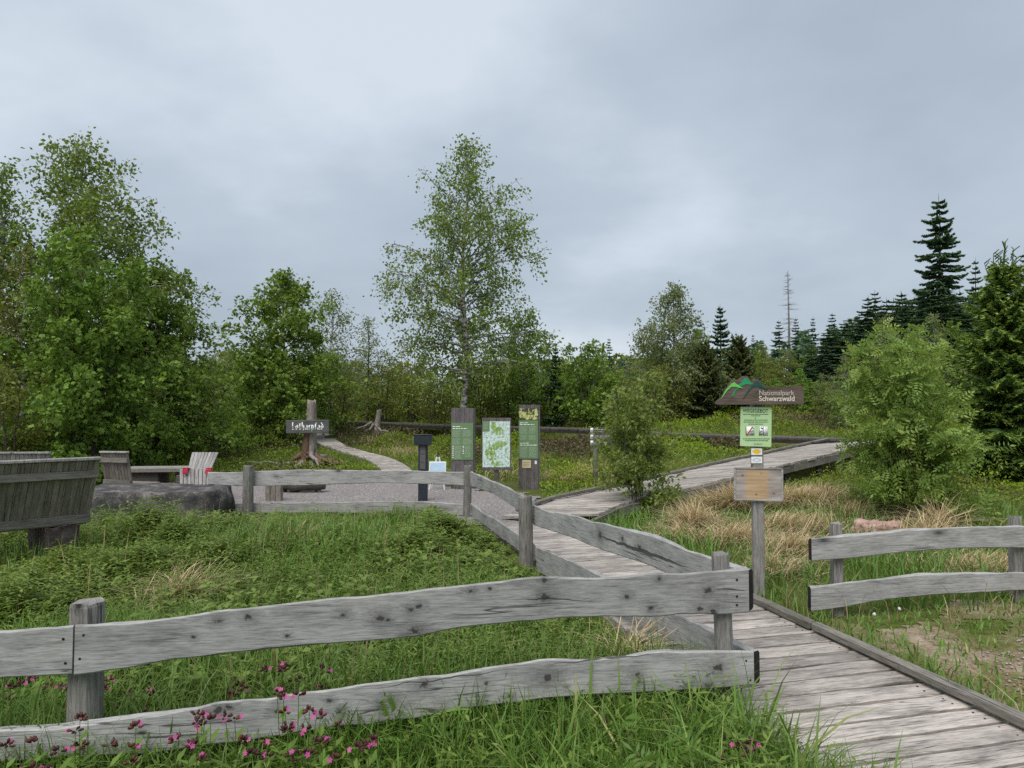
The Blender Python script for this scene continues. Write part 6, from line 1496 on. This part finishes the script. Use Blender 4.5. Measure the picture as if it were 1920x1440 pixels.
for i in range(190):
    y0 = 10.8 * (30 / 10.8) ** mr.rand(); x0 = mr.uniform(-.8, .8) * y0
    if walk_dist(np.array([x0]), np.array([y0]))[0] < 1.25 or (x0 < .8 and y0 < 15.4): continue
    R_, Hm = mr.uniform(.35, .95), mr.uniform(.22, .55); n = int(620 * min(1, 16 / y0)); a = mr.uniform(0, 6.28, n); q = np.sqrt(mr.rand(n)); x, y = x0 + R_ * q * np.cos(a) * mr.uniform(.8, 1.3), y0 + R_ * q * np.sin(a)
    z = ground_z(x, y) + Hm * np.sqrt(np.maximum(0, 1 - q ** 2)) * mr.uniform(.55, 1.08, n); D_ = np.stack((np.cos(a) * q, np.sin(a) * q, .5 + 0 * a), 1) + unit(n, mr) * .8
    s = (.036 * y0 / 15 + .02) * mr.uniform(.7, 1.4, n)
    (hb if mr.rand() < .22 else mb).leaves(np.stack((x, y, z), 1), D_, np.stack((np.cos(a) * q, np.sin(a) * q, .6 + 0 * a), 1) + unit(n, mr) * .6, s, s * .6, np.clip(mr.normal(.5, .2, n), 0, .95), .15)
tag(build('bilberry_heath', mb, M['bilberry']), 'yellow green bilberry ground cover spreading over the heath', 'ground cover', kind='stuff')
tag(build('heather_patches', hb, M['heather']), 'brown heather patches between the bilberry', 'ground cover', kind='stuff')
mb = MB()
x, y = fan_sample(12000, 10.4, 24, .86, r=r); k = free(x, y, .03) & ~((x < .5) & (y < 14.4)) & (patch(x, y, 1.2, 21) > .45); x, y = x[k], y[k]
blades(mb, x, y, r.uniform(.12, .34, len(x)), r.uniform(.008, .014, len(x)) * y / 10, r, .5, .5)
tag(build('heath_grass', mb, M['grass']), 'green grass tufts scattered over the heath behind the side boardwalk', 'grass', kind='stuff')

# ------------------------------------------------------------------ flowering plants
def campion(label, u, v, D, seed, heads=4):
    r = np.random.RandomState(seed); t = P(u, v, D); g = gz(t.x, t.y); H = max(t.z - g, .18)
    root = thing('campion_plant', label, 'flower', (t.x, t.y, g), 0, 'pink campion plants in the foreground')
    sm, lf = MB(), MB(); tops = []
    for i in range(heads):
        hh = H * (1 if i == 0 else r.uniform(.72, 1.0)); a = r.uniform(0, 6.28); o = (0 if i == 0 else r.uniform(.02, .075))
        p = np.array([(0, 0, -.03), (o * .3 * math.cos(a), o * .3 * math.sin(a), hh * .5), (o * math.cos(a), o * math.sin(a), hh)]); p[1] += r.normal(0, .008, 3)
        sm.tube(p, [.0024, .0018, .0013], 4, cap=False, a=.3); tops.append(p[-1])
        for q in range(4):
            f = .25 + .2 * q; c = p[0] * (1 - f) + p[2] * f
            for sg in (0, math.pi):
                aa = q * 1.57 + sg + r.uniform(-.3, .3); lf.leaves([c], np.array([(math.cos(aa), math.sin(aa), .35)]), np.array([(0, 0, 1.0)]), [.07 * r.uniform(.7, 1.2)], [.022], r.uniform(.3, .7))
    build('stem', sm, M['herb'], root); build('leaves', lf, M['herb'], root)
    for tp_ in tops:
        nfl = r.choice((0, 1, 1, 2)); cx = MB()
        for k in range(r.randint(5, 10)):
            d = unit(1, r)[0] * .018; d[2] = abs(d[2]); c = tp_ + d
            cx.tube([c - d * .5, c + d * .1, c + d * .55], [.002, .0055, .003], 5, a=r.rand())
        build('buds', cx, M['calyx'], root)
        for k in range(nfl):
            off = unit(1, r)[0] * .026; off[2] = abs(off[2]) * .6; c = tp_ + off; nm = np.array((off[0] * 12, off[1] * 12 - .6, .5)); nm /= np.linalg.norm(nm)
            e1 = np.cross(nm, (0, 0, 1.0)); e1 /= np.linalg.norm(e1); e2 = np.cross(nm, e1); fl = MB(); tn = r.uniform(.2, .9)
            for j in range(5):
                a = j * 1.2566 + r.uniform(-.1, .1); fl.leaves([c], np.array([e1 * math.cos(a) + e2 * math.sin(a) + nm * .12]), np.array([nm]), [.0102], [.0075], tn, .1, mid=.62)
            build('flower', fl, M['pink'], root)
    return root
CAMP = [(185, 1285, 3.6, 'behind the left fence post, left side'), (205, 1275, 3.55, 'just right of the left fence post between the boards'), (240, 1300, 3.5, 'second right of the left post between the boards'), (290, 1302, 3.5, 'third right of the left post between the boards'), (60, 1272, 3.6, 'at the left edge between the boards'), (90, 1290, 3.5, 'left of the left post between the boards'),
        (450, 1285, 3.4, 'above the lower board near its first bump'), (530, 1250, 3.5, 'rising tallest above the lower board'), (500, 1255, 3.5, 'second tallest above the lower board'), (600, 1255, 3.5, 'right of the tallest one above the lower board'), (520, 1300, 2.75, 'against the top edge of the lower board'), (560, 1305, 2.75, 'against the top edge of the lower board, further right'),
        (255, 1365, 2.65, 'in front of the lower board at its left'), (370, 1340, 2.7, 'dark budded in front of the lower board'), (395, 1352, 2.65, 'second dark budded in front of the lower board'), (440, 1350, 2.7, 'budded in front of the lower board middle'), (580, 1335, 2.75, 'bright in front of the lower board'), (600, 1345, 2.7, 'second bright in front of the lower board'), (540, 1365, 2.6, 'low in front of the lower board'),
        (605, 1395, 2.5, 'bright below the lower board'), (670, 1405, 2.5, 'bright cluster below the lower board at the bottom edge'), (690, 1398, 2.5, 'right one of the bottom edge cluster'), (380, 1425, 2.45, 'low at the bottom edge left'), (500, 1400, 2.5, 'low below the lower board'), (630, 1425, 2.45, 'lowest bright at the bottom edge'),
        (1385, 1402, 2.7, 'right of the fence end near the boardwalk, left one'), (1410, 1396, 2.7, 'right of the fence end near the boardwalk, right one'), (150, 1350, 2.7, 'in front of the left post'), (565, 1415, 2.4, 'at the bottom edge left of the bright cluster')]
CAMP += [(20, 1290, 3.4, 'farthest left between the boards'), (12, 1400, 2.5, 'in the bottom left corner'), (60, 1395, 2.55, 'second from the bottom left corner'), (110, 1410, 2.5, 'third from the bottom left corner'), (330, 1390, 2.55, 'below the left half of the lower board'), (205, 1400, 2.55, 'below the lower board right of the left post'), (455, 1290, 3.3, 'behind the first bump of the lower board'), (560, 1275, 3.4, 'behind the middle of the lower board')]
for i, (u, v, D, tx) in enumerate(CAMP):
    campion('pink campion ' + tx, u, v, D, 500 + i, 2 + i % 2)
# dandelion clocks on the verge
for i, (u, v, tx) in enumerate(((1687, 1145, 'tallest white dandelion clock below the right fence'), (1640, 1155, 'white dandelion clock left of the tallest one'), (1705, 1120, 'dandelion clock under the lower board of the right fence'), (1874, 1113, 'dandelion clock near the right edge under the lower board'))):
    p = on_ground(u, v + 22); t = P(u, v, p.y); H = t.z - p.z
    dd = thing('dandelion_clock', tx, 'flower', tuple(p), 0, 'dandelion clocks on the verge'); mbx = MB(); mbx.tube([(0, 0, -.02), (.004, 0, H * .5), (0, 0, H)], .0022, 5, a=.5); build('stem', mbx, M['herb'], dd)
    bm = bmesh.new(); bmesh.ops.create_icosphere(bm, subdivisions=2, radius=.012)
    for v_ in bm.verts: v_.co *= r.uniform(.72, 1.15)
    bmesh.ops.translate(bm, vec=(0, 0, H + .012), verts=bm.verts); link('seed_head', bm_mesh(bm, 'seed_head', M['fluff']), dd)
# broad dock leaves between the boards
p = on_ground(385, 1310, .3); dk = thing('dock_plant', 'broad green dock leaves between the two front boards', 'plant', (P(385, 1330, 3.7).x, 3.7, gz(P(385, 1330, 3.7).x, 3.7)), 0)
for i in range(6):
    a = i * 1.05; mbx = MB(); c0 = np.array((0, 0, 0.0)); d_ = np.array((math.cos(a) * .5, math.sin(a) * .5, 1.0)); d_ /= np.linalg.norm(d_); sN = np.array((-math.sin(a), math.cos(a), 0))
    L = r.uniform(.22, .32); V = []; 
    for q in range(7):
        f = q / 6; c = d_ * L * f + np.array((math.cos(a), math.sin(a), -.25)) * .18 * f * f; w = .036 * math.sin(math.pi * min(1, max(0, (f - .25) / .78))) ** .7 + .003
        V += [c - sN * w, c + np.array((0, 0, -.012)), c + sN * w]
    F = [(q * 3 + j, q * 3 + j + 1, q * 3 + j + 4, q * 3 + j + 3) for q in range(6) for j in range(2)]
    mbx.add(V, F, .45 + .1 * (i % 3)); build('leaf', mbx, M['herb'], dk, True)
